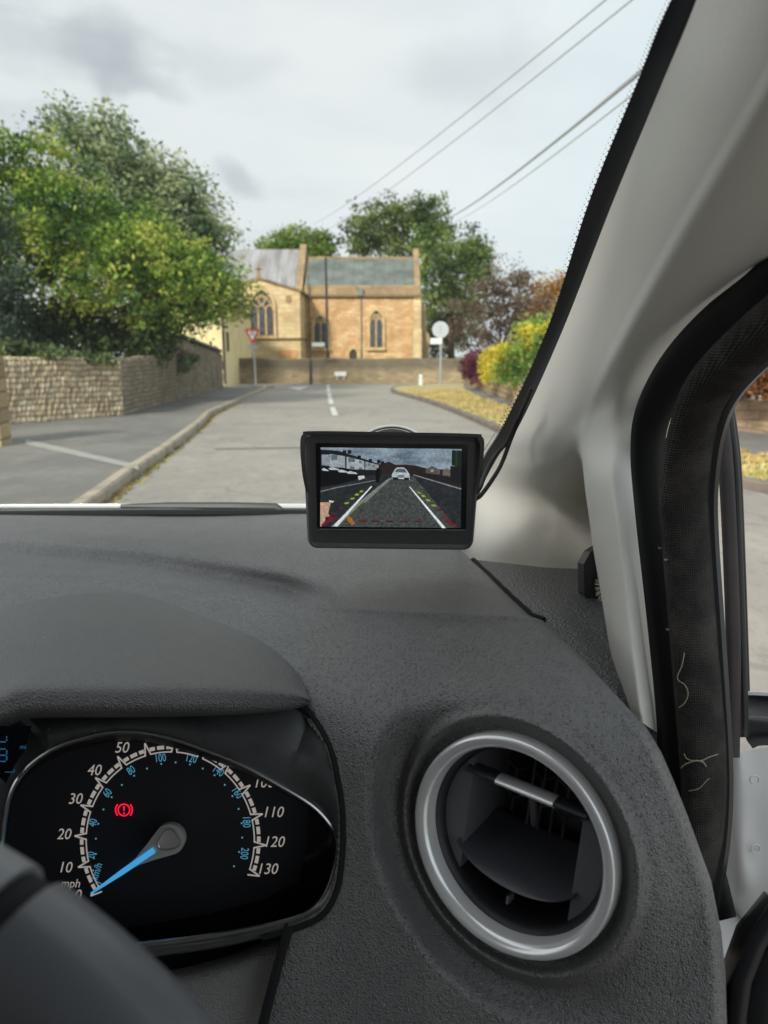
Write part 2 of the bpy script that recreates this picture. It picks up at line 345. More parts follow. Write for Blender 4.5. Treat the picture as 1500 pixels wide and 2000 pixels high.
# right verge, kerb and pavement
kr = [G(*p) for p in ((1900, 1030), (1640, 992), (1470, 960), (1200, 908), (1080, 878), (985, 851), (900, 813), (835, 788), (790, 775), (766, 767))]
kr += [G(766, 761), G(790, 757), G(850, 753.5), G(990, 752)]
krs = [Vector(p) for p in spline(kr, 70)]
mb = MB(); ribbon(krs[::-1], .12, 0, .11, mb)
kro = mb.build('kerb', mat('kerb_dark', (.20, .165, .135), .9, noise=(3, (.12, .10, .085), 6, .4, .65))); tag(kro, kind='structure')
inr = []
rv = krs[::-1]
for i, p in enumerate(rv):
    t = (rv[min(i+1, 69)]-rv[max(i-1, 0)]).normalized(); inr.append((p.x-t.y*.118, p.y+t.x*.118))
pv = [G(*p, .1) for p in ((905, 757), (925, 773), (1000, 797), (1130, 828), (1470, 886), (1640, 920), (1900, 962))]
sheet('verge', inr+[(p.x, p.y) for p in pv[::-1]], .1, drygrass)
wb = [G(*p, .1) for p in ((903, 749), (1003, 788), (1130, 806), (1300, 826), (1470, 845), (1640, 868), (1900, 900))]
sheet('pavement', [(p.x, p.y) for p in pv]+[(p.x+.1, p.y+.1) for p in wb[::-1]], .105, asphalt_dark)
# verge grass blades: one uncountable mass
def blades(name, regs, n, h, m, label):
    P = []
    for _ in range(n):
        q = regs(); P.append(q)
    P = np.array(P); k = len(P); a = RNG.random(k)*2*PI; wv = np.stack([np.cos(a), np.sin(a), 0*a], 1)*(.012+.02*RNG.random(k))[:, None]
    tip = P + np.stack([RNG.normal(size=k)*.03, RNG.normal(size=k)*.03, h*(.4+RNG.random(k))], 1)
    V = np.stack([P-wv, P+wv, tip], 1).reshape(-1, 3); O = np.array((P[:, 0].mean(), P[:, 1].mean(), P[:, 2].min()))
    me = bpy.data.meshes.new(name); me.vertices.add(3*k); me.vertices.foreach_set('co', (V-O).ravel()); me.loops.add(3*k); me.loops.foreach_set('vertex_index', np.arange(3*k))
    me.polygons.add(k); me.polygons.foreach_set('loop_start', np.arange(k)*3); me.polygons.foreach_set('loop_total', np.full(k, 3)); me.materials.append(m); me.update(calc_edges=True)
    o = bpy.data.objects.new(name, me); COL.objects.link(o); o.location = O; tag(o, label, 'grass', None, 'stuff'); ORG[o.name] = Vector(O)
gr_dry = leafmat('dry_grass_blades', [S('b09a62'), S('dcc68e'), S('ccb478'), S('a2a860'), S('d8c48e')], .7, .2)
vi = [Vector((p[0], p[1], .1)) for p in inr][::-1]
def vreg():
    t = random.random(); i = int(t*44)
    p = vi[min(i, 65)]; s = random.random()
    q = min(pv, key=lambda q: (q-p).length)
    j = pv.index(q); cand = []
    for jj in (j-1, j):
        if 0 <= jj < len(pv)-1:
            A, B = pv[jj], pv[jj+1]; u = max(0, min(1, (p-A).dot(B-A)/(B-A).length_squared)); cand.append(A+(B-A)*u)
    q = min(cand, key=lambda c: (c-p).length); r = p.lerp(q, s); return (r.x+random.uniform(-.06, .06), r.y+random.uniform(-.06, .06), .1)
vi = [Vector(p) for p in spline([v for v in vi[::3]], 66)]
blades('verge_grass', vreg, 26000, .05, gr_dry, 'dry straw coloured grass growing on the verge')
wd_ = leafmat('kerb_weeds', [S('8a8a4a'), S('b89a55'), S('6f7a3a')], 2, .2)
def kreg():
    i = random.randint(2, 33); p = kls[i].lerp(kls[i+1], random.random()); s = abs(random.gauss(0, .05)); return (p.x+.015+s, p.y-.0, .004)
blades('kerb_weed', kreg, 1000, .025, wd_, 'thin dry weeds growing along the gutter of the left kerb')
# road markings
mk = []
def ln(p, q, w):
    a, b = G(*p), G(*q); a.z = b.z = 0; t = (b-a).normalized(); n = Vector((-t.y, t.x, 0))*w/2; mk.append([a+n, b+n, b-n, a-n])
ln((649, 796), (655, 812), .13); ln((642.5, 768), (647, 789), .13); ln((640.5, 752), (642, 765), .13)
mk.append([G(563, 757.2), G(604, 754.6), G(585, 762.5)])
mbk = MB()
for q in mk: mbk.add([(p.x, p.y, 0) for p in q], [tuple(range(len(q)))])
mbk.v = [(x, y, .0085) for x, y, z in mbk.v]
mo = mbk.build('road_markings', white_line, smooth=False); tag(mo, kind='structure')
# tar joint / patch across the road
tj = mat('tar_joint', (.11, .105, .10), .8)
a, b = G(418, 879), G(600, 876); a2, b2 = G(418, 877), G(600, 874)
sheet('road_joint', [a, b, b2, a2], .008, tj)

# ============================================================ church
lime = dict(mortar=S('b89768'))
E_Y = 46.0
amber = stone('amber_ashlar', S('e3c497'), S('cea273'), S('bc9c74'), (1, 0, 0), .42, .17, dark=S('9c6f4c'), ms=.016, bump=1.0)
buff = stone('buff_ashlar', S('dcc79c'), S('cbb187'), S('b09c76'), (1, 0, 0), .6, .23, dark=S('a08a66'), ms=.010)
sidem = stone('buff_return', S('c9ab7a'), S('b8925f'), S('9a8058'), (0, 1, 0), .6, .25)
greyst = stone('grey_parapet_stone', S('b49a72'), S('9c8768'), S('8a7a5c'), (1, 0, 0), .8, .35, dark=S('6b6150'))
def roofmat(name, c1, c2, c3, sx, sz):
    m = mat(name, c1, .7, spec=.35); t = m.node_tree; b = t.nodes['Principled BSDF']; tcn = N(t, 'ShaderNodeTexCoord'); mpn = N(t, 'ShaderNodeMapping'); mpn.inputs['Scale'].default_value = (sx, .25, sz)
    t.links.new(tcn.outputs['Object'], mpn.inputs[0]); n = N(t, 'ShaderNodeTexNoise'); n.inputs['Scale'].default_value = 1; n.inputs['Detail'].default_value = 6; n.inputs['Roughness'].default_value = .65; t.links.new(mpn.outputs[0], n.inputs[0])
    c = N(t, 'ShaderNodeValToRGB'); el = c.color_ramp.elements; el[0].position = .36; el[0].color = c1; el[1].position = .66; el[1].color = c3; q = el.new(.5); q.color = c2
    t.links.new(n.outputs[0], c.inputs[0])
    wv = N(t, 'ShaderNodeTexWave', bands_direction='X'); wv.inputs['Scale'].default_value = .52; wv.inputs['Distortion'].default_value = 0; t.links.new(tcn.outputs['Object'], wv.inputs[0])
    r = N(t, 'ShaderNodeMapRange'); r.inputs[1].default_value = .9; r.inputs[2].default_value = 1; r.inputs[4].default_value = .35; t.links.new(wv.outputs[0], r.inputs[0])
    x = N(t, 'ShaderNodeMixRGB'); x.inputs[2].default_value = tuple(.55*k for k in c2[:3])+(1,); t.links.new(r.outputs[0], x.inputs[0]); t.links.new(c.outputs[0], x.inputs[1])
    t.links.new(x.outputs[0], b.inputs['Base Color']); return m
lead = roofmat('weathered_lead', S('7e7878'), S('949494'), S('a6aaac'), 1.1, .25)
slate = roofmat('green_slate', S('565c56'), S('686f69'), S('7c827a'), .7, 1.2)
darkglass = mat('leaded_glass', (.03, .035, .04), .35, spec=.6, noise=(3, (.07, .08, .09), 3, .4, .6))
church = thing('church', 'old stone church with grey roofs and traceried windows behind the roadside wall', 'church', AT(700, 700, 46) - Vector((0, 0, AT(700, 700, 46).z)))
def Z(py, Y): return AT(750, py, Y).z
def X(px, Y): return AT(px, 700, Y).x
def wallp(name, px0, px1, py_top, Y, depth, m, parent=church):
    mb = MB(); mb.box((X(px0, Y), Y, 0), (X(px1, Y), Y+depth, Z(py_top, Y))); return mb.build(name, m, parent, smooth=False)
# chancel
YC = 46.0
wallp('wall', 597, 815, 578, YC, 6.2, amber)
mb = MB(); mb.box((X(597, YC), YC-.10, Z(578, YC)), (X(818, YC), YC+.25, Z(557.5, YC))); mb.build('parapet', greyst, church, smooth=False)
mb = MB()
mb.box((X(597, YC), YC-.22, Z(580, YC)), (X(818, YC), YC-.102, Z(576.5, YC))); mb.build('string_course', mat('string_stone', S('7d6a4c'), .9), church, smooth=False)
mb = MB(); x0, x1 = X(597, YC), X(812, YC); ze, zr = Z(559, YC+.3), Z(505, YC+3.2)
mb.prism([(x0, YC+.25, ze), (x0, YC+3.2, zr), (x0, YC+6.1, ze)], (x1-x0, 0, 0)); mb.build('roof', slate, church, smooth=False)
mb = MB(); mb.tube([(x0, YC+3.2, zr+.02), (x1, YC+3.2, zr+.02)], .09, 6); mb.build('ridge', greyst, church)
# gable coping at the east end
mb = MB(); xa, xb = X(809, YC), X(820, YC); zt = Z(487, YC+3.2)
mb.prism([(xa, YC-.15, 0), (xa, YC-.15, Z(563, YC)), (xa, YC+2.9, zt), (xa, YC+3.5, zt), (xa, YC+6.4, Z(563, YC)), (xa, YC+6.4, 0)], (xb-xa, 0, 0)); mb.build('gable_wall', greyst, church, smooth=False)
mb = MB()
mb.box((X(806, YC), YC-.75, 0), (X(822, YC), YC-.05, Z(652, YC))); mb.prism([(X(806, YC), YC-.75, Z(652, YC)), (X(806, YC), YC-.05, Z(652, YC)), (X(806, YC), YC-.05, Z(640, YC)), (X(806, YC), YC-.45, Z(645, YC))], (X(822, YC)-X(806, YC), 0, 0))
mb.box((X(807, YC), YC-.45, Z(652, YC)-.05), (X(821, YC), YC-.05, Z(597, YC)))
mb.prism([(X(807, YC), YC-.45, Z(597, YC)), (X(807, YC), YC-.05, Z(597, YC)), (X(807, YC), YC-.05, Z(583, YC))], (X(821, YC)-X(807, YC), 0, 0)); mb.build('buttress', buff, church, smooth=False)
mb = MB(); y = YC+.4
mb.prism([(X(818, y), y, 0), (X(838, y), y, 0), (X(838, y), y, Z(655, y)), (X(832, y), y, Z(645, y)), (X(830, y), y, Z(600, y)), (X(825, y), y, Z(590, y)), (X(820, y), y, Z(583, y)), (X(818, y), y, Z(583, y))], (0, .7, 0)); mb.build('buttress', buff, church, smooth=False)
# nave
YN = 48.2
mb = MB(); x0, x1 = X(395, YN+3), X(594, YN+3); ze, zr = Z(578, YN), Z(487, YN+3.6)
mb.prism([(x0, YN, ze), (x0, YN+3.6, zr), (x0, YN+7.2, ze)], (x1-x0, 0, 0)); mb.build('roof', lead, church, smooth=False)
mb = MB(); mb.box((X(380, YN), YN+.3, 0), (X(597, YN), YN+7, ze+.02)); mb.build('wall', buff, church, smooth=False)
mb = MB(); xa, xb = X(590, YN+3), X(602, YN+3); zt = Z(478, YN+3.6)
mb.prism([(xa, YN-.4, 0), (xa, YN-.4, ze), (xa, YN+3.3, zt), (xa, YN+3.9, zt), (xa, YN+7.4, ze), (xa, YN+7.4, 0)], (xb-xa, 0, 0)); mb.build('gable_wall', greyst, church, smooth=False)
# transept
YT = 43.0
apx, apz = X(511, YT), Z(546, YT)
mb = MB(); xl, xr = X(430, YT), X(588, YT); zl, zrr = Z(569, YT), Z(569, YT)
mb.prism([(xl, YT, 0), (xr, YT, 0), (xr, YT, zrr), (apx, YT, apz), (xl, YT, zl)], (0, 5.2, 0)); mb.build('wall', buff, church, smooth=False)
mb = MB(); th = .12
for (xa, za, xb, zb) in ((xl-.1, zl-.05, apx, apz), (apx, apz, xr+.15, zrr-.05)):
    mb.prism([(xa, YT-.12, za), (xb, YT-.12, zb), (xb, YT-.12, zb+th), (xa, YT-.12, za+th)], (0, 5.4, 0))
mb.build('coping', mat('coping_stone', S('8b7a5c'), .9, noise=(2, S('655a45'), 5, .4, .6)), church, smooth=False)
mb = MB(); mb.box((apx-.1, YT-.1, apz+.1), (apx+.1, YT+.1, apz+.35)); mb.box((apx-.05, YT-.05, apz+.3), (apx+.05, YT+.05, apz+.75)); mb.box((apx-.2, YT-.05, apz+.48), (apx+.2, YT+.05, apz+.58)); mb.build('finial_cross', greyst, church, smooth=False)
mb = MB(); mb.box((X(445, YT), YT-.14, Z(663, YT)), (xr+.05, YT-.003, Z(659.5, YT))); mb.box((xr-.003, YT-.14, Z(663, YT)), (xr+.1, YT+3, Z(659.5, YT))); mb.build('string_course', MT['string_stone'], church, smooth=False)
mb = MB(); mb.box((X(561, YT), YT-.06, Z(590, YT)), (X(571, YT), YT-.003, Z(577, YT))); mb.build('wall_panel', mat('panel_stone', S('9a7d55'), .9), church, smooth=False)
mb = MB(); mb.box((X(546, YT), YT-.05, 0), (X(580, YT), YT-.003, Z(683, YT))); mb.build('tomb_recess', mat('recess_stone', S('d29d6b'), .9, noise=(2, S('b88a5c'), 4, .4, .6)), church, smooth=False)
def arch(xc, hw, z0, zs, za, n=9):
    """pointed arch outline, counter clockwise from bottom left"""
    L = [(xc-hw, z0)]; h = za-zs; r = (hw*hw+h*h)/(2*hw)
    for i in range(n+1):
        ang = math.asin(min(1, h/r))*i/n; L.append((xc-hw+r-r*math.cos(ang), zs+r*math.sin(ang)))
    R = [(2*xc-x, z) for x, z in L[::-1][1:]]; return L+R
def gothic(px0, px1, apy, spy, by, Y, lights, parent):
    xc = (X(px0, Y)+X(px1, Y))/2; hw = (X(px1, Y)-X(px0, Y))/2; z0, zs, za = Z(by, Y), Z(spy, Y), Z(apy, Y)
    o = arch(xc, hw, z0, zs, za); wn = MB()
    inn = [(x, Y-.06, z) for x, z in o]
    mbb = MB(); ext = arch(xc, hw+.14, z0-.05, zs, za+.2); inr_ = arch(xc, hw, z0, zs, za)
    for Lq in ((ext, inr_),):
        a = [(x, Y-.16, z) for x, z in Lq[0]]; b = [(x, Y-.16, z) for x, z in Lq[1]]
        mbb.grid([a, b]); mbb.grid([b, [(x, Y-.02, z) for x, y_, z in b]]); mbb.grid([[(x, Y-.02, z) for x, y_, z in a], a])
    mbb.box((xc-hw-.18, Y-.2, z0-.18), (xc+hw+.18, Y-.003, z0-.02))
    wo = mbb.build('window', MT['window_stone'], parent, smooth=False)
    g = MB(); g.add([(x, Y-.03, z) for x, z in o], [tuple(range(len(o)))]); g.build('pane', darkglass, wo, smooth=False)
    tr = MB(); r = .05
    for k in range(1, lights):
        x = xc-hw+2*hw*k/lights; tr.tube([(x, Y-.07, z0), (x, Y-.07, zs+.05)], r, 6)
    wl = 2*hw/lights
    for k in range(lights):
        c = xc-hw+wl*(k+.5); pts = arch(c, wl/2-.02, zs-.1, zs-.05, zs+wl*.45, 5); tr.tube([(x, Y-.07, z) for x, z in pts], r*.7, 5)
    # tracery above: crossing arcs and a rounded lozenge
    H = za-zs
    for sg in (-1, 1):
        tr.tube([(xc+sg*hw*.95*(1-t), Y-.07, zs+wl*.2+H*.62*math.sin(t*PI/2)*(1 if lights > 2 else .8)) for t in np.linspace(0, 1, 8)], r*.7, 5)
        tr.tube([(xc+sg*hw*.55*t, Y-.07, zs+wl*.35+H*.5*t) for t in np.linspace(0, 1, 6)], r*.7, 5)
    rr = hw*.28; tr.tube([(xc+rr*math.cos(q), Y-.07, zs+H*.42+rr*1.2*math.sin(q)) for q in np.linspace(0, 2*PI, 12)[:-1]], r*.6, 5, closed=True)
    tr.build('tracery', MT['window_stone'], wo)
mat('window_stone', S('cdb181'), .85, noise=(3, S('a98d62'), 4, .4, .65))
gothic(493, 537, 566, 603, 655, YT, 3, church); gothic(615, 640, 617, 634, 679, YC, 2, church); gothic(723, 747, 606, 628, 678, YC, 2, church)
# little priest's door
xc, hw = X(690, YC), .2; mb = MB(); ex = arch(xc, .42, 0, Z(690, YC), Z(676, YC)); mb.grid([[(x, YC-.14, z) for x, z in ex], [(x, YC-.14, z) for x, z in arch(xc, .22, 0, Z(692, YC), Z(681, YC))]]); mb.grid([[(x, YC-.01, z) for x, z in ex], [(x, YC-.14, z) for x, z in ex]])
dso = mb.build('door', MT['window_stone'], church, smooth=False)
mb = MB(); o = arch(xc, .25, 0, Z(692, YC), Z(680, YC)); mb.add([(x, YC-.03, z) for x, z in o], [tuple(range(len(o)))]); mb.build('door_leaf', mat('old_oak', (.05, .035, .025), .8), dso, smooth=False)
mb = MB(); x = X(706, YC); mb.tube([(x, YC-.08, 0), (x, YC-.08, Z(580, YC))], .035, 6); mb.box((x-.17, YC-.3, Z(578, YC)), (x+.12, YC-.12, Z(564, YC))); mb.tube([(X(697, YC), YC-.25, Z(558, YC)), (X(697, YC), YC-.25, Z(564, YC))], .03, 6); mb.build('downpipe', mat('lead_pipe', (.17, .19, .17), .6), church)
mb = MB(); x = X(606, YC); mb.tube([(x, YC-.3, 0), (x, YC-.3, Z(540, YC))], .035, 6); mb.build('downpipe', mat('iron_pipe', (.09, .05, .04), .6), church)

# churchyard wall across the junction
cw = stone('churchyard_stone', S('b3a080'), S('928268'), S('857962'), (1, 0, 0), .30, .11, dark=S('746a58'), ms=.010, lowz=(.5, .85, S('5d574b'), .75))
YW = 36.6
mb = MB(); xs = np.linspace(X(380, YW), X(908, YW), 40)
rows = [[(x, YW+dy, z+(.02*math.sin(x*1.7)+.012*math.sin(x*5) if z > .5 else 0)) for x in xs] for dy, z in ((0, 0), (-.0, 1.10), (.06, 1.17), (.34, 1.17), (.4, 1.10), (.4, 0))]
mb.grid(rows); mb.add([rows[i][0] for i in range(6)], [(0, 1, 2, 3, 4, 5)]); mb.add([rows[i][-1] for i in range(6)], [(5, 4, 3, 2, 1, 0)])
tag(mb.build('churchyard_wall', cw, smooth=False), 'long grey brown stone wall in front of the church', 'stone wall')
sg = mat('gravel_strip', S('b8a27c'), .95, noise=(5, S('9c8963'), 5, .4, .6))
sheet('wall_foot_strip', [(X(440, 36.2), 36.15), (X(905, 36.2), 36.15), (X(905, 36.2), 36.62), (X(440, 36.2), 36.62)], .012, sg)
# street name plate on the wall
mb = MB(); mb.box((X(653, YW-.1), YW-.10, Z(734.5, YW)), (X(676, YW-.1), YW-.06, Z(726, YW))); mb.box((X(657, YW), YW-.055, Z(741, YW)), (X(659, YW), YW-.003, Z(726, YW))); mb.box((X(670, YW), YW-.055, Z(741, YW)), (X(672, YW), YW-.003, Z(726, YW)))
t = mb.build('street_name_plate', mat('sign_white', (.72, .73, .71), .5), smooth=False); tag(t, 'small white street name plate low in front of the churchyard wall', 'street sign')

# ---------------------------------------------------- street furniture
galv = mat('galvanised_steel', (.36, .37, .37), .5, metal=.4); blackm = mat('black_paint', (.018, .018, .02), .5); signw = MT['sign_white']; redm = mat('sign_red', (.55, .03, .03), .45)
def disc(mb, c, r, y, n=24, mi=0, th=.01):
    a = [(c[0]+r*math.cos(q), y, c[1]+r*math.sin(q)) for q in np.linspace(0, 2*PI, n+1)[:-1]]; mb.prism(a, (0, th, 0), mi)
def gp(px, py): v = G(px, py); return v
# give way sign
b = G(500, 751, .11); b.z = .11; Y = b.y
lean = Vector((-.13, 0, 0)); top = AT(494, 648, Y)
gs = thing('give_way_sign', 'red and white triangular give way sign on a thin grey pole', 'road sign', b)
mb = MB(); mb.tube([b, Vector((top.x, Y, top.z))], .035, 8); mb.build('pole', galv, gs)
xc, zt, zb = AT(493, 650, Y).x, AT(493, 642, Y).z, AT(493, 673, Y).z
def tri(sc):
    cz = zt-(zt-zb)*.36; P = [(xc-.33, zt), (xc+.33, zt), (xc, zb)]; out_ = []
    for i, p in enumerate(P):
        for q in (P[i-1], P[(i+1) % 3]): out_.append((p[0]*.88+q[0]*.12, p[1]*.88+q[1]*.12))
    return [(xc+(x-xc)*sc, cz+(z-cz)*sc) for x, z in out_]
mb = MB(); mb.prism([(x, Y-.06, z) for x, z in tri(1)], (0, .015, 0)); plate = mb.build('sign_plate', redm, gs, smooth=False)
mb = MB(); mb.add([(x, Y-.064, z) for x, z in tri(.62)], [tuple(range(6))]); mb.build('white_field', signw, plate, smooth=False)
vs, fs = text_mesh('GIVE\nWAY', .12, bold=.002); mb = MB(); mb.add([(xc+v.x*.85, Y-.068, (zt-(zt-zb)*.28)+v.y*.9) for v in vs], fs); mb.build('lettering', blackm, plate, smooth=False)
mb = MB(); mb.box((xc-.24, Y-.06, AT(0, 681, Y).z), (xc+.24, Y-.045, AT(0, 675, Y).z)); mb.build('lower_plate', mat('sign_back_grey', (.30, .32, .32), .5), gs, smooth=False)
# round sign on the verge
b = G(860, 752, .1); b.z = .1; Y = b.y
rs = thing('round_sign', 'round grey white sign seen on a grey pole at the verge corner', 'road sign', b)
mb = MB(); mb.tube([b, Vector((b.x, Y, AT(860, 632, Y).z))], .05, 8); mb.build('pole', galv, rs)
mb = MB(); c = AT(860, 644, Y); disc(mb, (c.x, c.z), .33, Y-.08, 30); pl = mb.build('sign_plate', mat('sign_rim', (.50, .53, .53), .5), rs, smooth=False)
mb = MB(); disc(mb, (c.x, c.z), .285, Y-.083, 30, th=.002); mb.box((c.x-.035, Y-.088, c.z-.16), (c.x+.035, Y-.084, c.z+.17), 1); mb.build('sign_face', [mat('sign_faded', (.42, .46, .47), .6), mat('sign_symbol', (.36, .39, .41), .6)], pl, smooth=False)
mb = MB(); mb.box((AT(848, 0, Y).x, Y-.08, AT(0, 672, Y).z), (AT(873, 0, Y).x, Y-.065, AT(0, 660.5, Y).z)); mb.build('lower_plate', signw, rs, smooth=False)
# black lamp column with round plate
b = G(641, 749); Y = b.y; b.z = .004
lp = thing('lamp_post', 'tall black lamp post rising above the church roof line', 'lamp post', b)
mb = MB(); mb.tube([b, Vector((b.x, Y, AT(640, 690, Y).z))], .09, 10); mb.tube([Vector((b.x, Y, AT(640, 690, Y).z)), Vector((b.x-.03, Y, AT(640, 503, Y).z))], [.065, .05], 10); mb.build('pole', blackm, lp)
mb = MB(); c = AT(641, 713.5, Y); disc(mb, (c.x, c.z), .115, Y-.12, 16); mb.build('round_plate', signw, lp, smooth=False)
# fingerpost
b = G(607.5, 751); Y = b.y; b.z = .004
fp = thing('fingerpost', 'slim dark post carrying a pale blank direction board', 'signpost', b)
mb = MB(); mb.tube([b, Vector((b.x, Y, AT(0, 705, Y).z))], .07, 8); mb.tube([Vector((b.x, Y, AT(0, 705, Y).z)), Vector((b.x, Y, AT(0, 668, Y).z))], .03, 8); mb.build('post', mat('dark_post', (.05, .045, .04), .7), fp)
mb = MB(); mb.box((AT(597, 0, Y).x, Y-.06, AT(0, 677, Y).z), (AT(624, 0, Y).x, Y-.03, AT(0, 669, Y).z)); mb.build('board', mat('board_pale', (.42, .43, .38), .6), fp, smooth=False)
# white bollard
b = G(822, 752, .1); b.z = .1; h = .42
bo = thing('bollard', 'short white bollard on the dry grass at the junction corner', 'bollard', b)
mb = MB(); mb.tube([b, b+Vector((0, 0, h*.7)), b+Vector((0, 0, h*.8)), b+Vector((0, 0, h))], [.085, .08, .09, .05], 10); mb.build('post', signw, bo)
mb = MB(); mb.tube([b+Vector((0, 0, h*.72)), b+Vector((0, 0, h*.78))], .095, 10); mb.build('band', mat('bollard_band', (.35, .35, .34), .5), bo)

# overhead cables
def cable(pts, r, label, m):
    mb = MB(); P = [U(px, py, d) for px, py, d in pts]; Q = []
    for i in range(17):
        t = i/16; p = P[0].lerp(P[-1], t); p.z -= .25*4*t*(1-t); Q.append(p)
    mb.tube(Q, r, 6); tag(mb.build('overhead_cable', m), label, 'cable', 'overhead cables crossing the sky')
cabm = mat('cable_grey', (.42, .44, .45), .6)
cable([(1290, -88, 9), (612, 438, 52)], .012, 'highest thin overhead cable running from top right towards the church', cabm)
cable([(1340, -85, 9), (640, 448, 52)], .012, 'second thin overhead cable, just below the highest one', cabm)
cable([(1400, 18, 9), (868, 430, 52)], .032, 'thick twisted overhead cable reaching the tall tree behind the chancel', cabm)
cable([(1395, 13, 9), (880, 424, 52)], .010, 'thin overhead cable running against the upper side of the thick one', cabm)
cable([(1400, 55, 9), (882, 436, 52)], .012, 'lowest thin overhead cable, under the thick one', cabm)

# ============================================================ left side: walls, house, trees
A0, A1 = G(-260, 850, .108), G(241, 812, .108); dA = (A1-A0).normalized()
B1 = G(437, 757, .108); dB = (B1-A1).normalized()
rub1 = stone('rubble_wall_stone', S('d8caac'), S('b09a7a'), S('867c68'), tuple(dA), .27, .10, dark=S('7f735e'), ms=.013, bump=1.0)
rub2 = stone('shaded_wall_stone', S('a39680'), S('8a7c66'), S('72695a'), tuple(dB), .26, .095, dark=S('686050'), ms=.012, bump=1.0)  # darker copy of the wall stone, its shade put into the colours
def rubble(name, P, tops, m, label, th=.4, caps=True):
    """wall following P with per-station top heights; lumpy face and ragged top"""
    mb = MB(); n = 140; Ps = []; L = [0]
    for i in range(1, len(P)): L.append(L[-1]+(P[i]-P[i-1]).length)
    for s in np.linspace(0, L[-1], n):
        i = max(0, min(len(P)-2, int(np.searchsorted(L, s))-1)); u = (s-L[i])/(L[i+1]-L[i]); p = P[i].lerp(P[i+1], u); t = (P[i+1]-P[i]).normalized(); h = tops[i]+(tops[i+1]-tops[i])*u
        Ps.append((p, Vector((-t.y, t.x, 0)), h))
    rows = []
    for k, (fz, off) in enumerate([(0, 0)]+[(j/12, 0) for j in range(1, 12)]+[(1, .03), (1, th-.03), (0, th)]):
        row = []
        for p, nn, h in Ps:
            r = random.uniform(-.018, .018) if k < 13 else 0; hz = h+random.uniform(-.025, .025)
            q = p+nn*(off+r); row.append((q.x, q.y, .06+hz*fz))
        rows.append(row)
    mb.grid(rows); mb.add([r[-1] for r in rows], [tuple(range(len(rows)))]); mb.add([r[0] for r in rows], [tuple(range(len(rows)))[::-1]])
    return tag(mb.build(name, m, smooth=False), label, 'stone wall')
hA = Z(700, A1.y)-.06
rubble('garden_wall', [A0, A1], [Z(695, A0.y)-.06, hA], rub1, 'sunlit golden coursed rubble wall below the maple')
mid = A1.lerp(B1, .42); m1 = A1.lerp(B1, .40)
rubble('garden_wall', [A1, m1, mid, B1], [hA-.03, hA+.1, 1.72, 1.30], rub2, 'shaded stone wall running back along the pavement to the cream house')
mb = MB(); a = A1.lerp(B1, .43); b = A1.lerp(B1, .97); nn = Vector((-dB.y, dB.x, 0))
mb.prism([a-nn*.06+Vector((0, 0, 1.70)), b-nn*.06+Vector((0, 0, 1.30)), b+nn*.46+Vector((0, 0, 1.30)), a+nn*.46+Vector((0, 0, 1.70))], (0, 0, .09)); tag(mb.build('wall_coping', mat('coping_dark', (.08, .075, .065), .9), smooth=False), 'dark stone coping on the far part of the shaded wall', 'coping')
# nearest pier at the picture's left edge
p = G(3, 872, .108)
mb = MB(); mb.box((p.x-.75, p.y, .1), (p.x, p.y+.3, Z(694, p.y)))
tag(mb.build('gate_pier', stone('pier_stone', S('b7a078'), S('8f7d5f'), S('7d6e53'), (1, 0, 0), .35, .2, bump=1), smooth=False), 'rough stone gate pier at the left end of the golden wall', 'pier')
# cream house
YH = 33.2
hs = thing('house', 'cream rendered house gable with a small arched doorway behind the shaded wall', 'house', Vector((X(380, YH), YH, 0)))
cream = mat('cream_render', S('ecdba8'), .85, noise=(1.2, S('dfca94'), 5, .4, .7))
mb = MB(); x0, x1 = X(250, YH), X(437.5, YH); zt = Z(600, YH)
mb.box((x0, YH, 0), (x1, YH+7, zt)); mb.build('wall', cream, hs, smooth=False)
mb = MB(); xm = (x0+x1)/2; mb.prism([(x0-.15, YH-.15, zt), (x1+.15, YH-.15, zt), (xm, YH-.15, zt+1.2)], (0, 7.3, 0)); mb.build('roof', mat('pantile', S('8d6a52'), .8, noise=(3, S('6d5342'), 5, .4, .6)), hs, smooth=False)
mb = MB(); mb.tube([(X(438.3, YH), YH-.06, .1), (X(438.3, YH), YH-.06, zt)], .055, 8); mb.build('drainpipe', mat('drain_black', (.03, .028, .025), .5), hs)
mb = MB(); o = arch(X(421, YH), .2, 0, Z(690, YH), Z(674, YH)); mb.prism([(x, YH-.05, z) for x, z in o], (0, .047, 0)); mb.build('doorway', mat('doorway_shade', S('8d7a62'), .8, noise=(2, S('5a5048'), 4, .4, .6)), hs, smooth=False)
# street lantern between house and transept
p = Vector((X(443, 34), 34, 0)); ls = thing('street_lantern', 'dark lantern box on the corner beside the cream house', 'lantern', Vector((p.x, 34, Z(686, 34))))
mb = MB(); mb.box((p.x-.09, 33.9, Z(686, 34)), (p.x+.11, 34.1, Z(652, 34))); mb.build('housing', MT['drain_black'], ls, smooth=False)
mb = MB(); mb.prism([(p.x-.12, 33.87, Z(652, 34)), (p.x+.14, 33.87, Z(652, 34)), (p.x+.01, 33.87, Z(646, 34))], (0, .26, 0)); mb.build('cap', MT['drain_black'], ls, smooth=False)
mb = MB(); mb.tube([(p.x, 34.12, Z(686, 34)), (p.x, 34.12, 0)], .03, 6); mb.build('post', MT['drain_black'], ls)

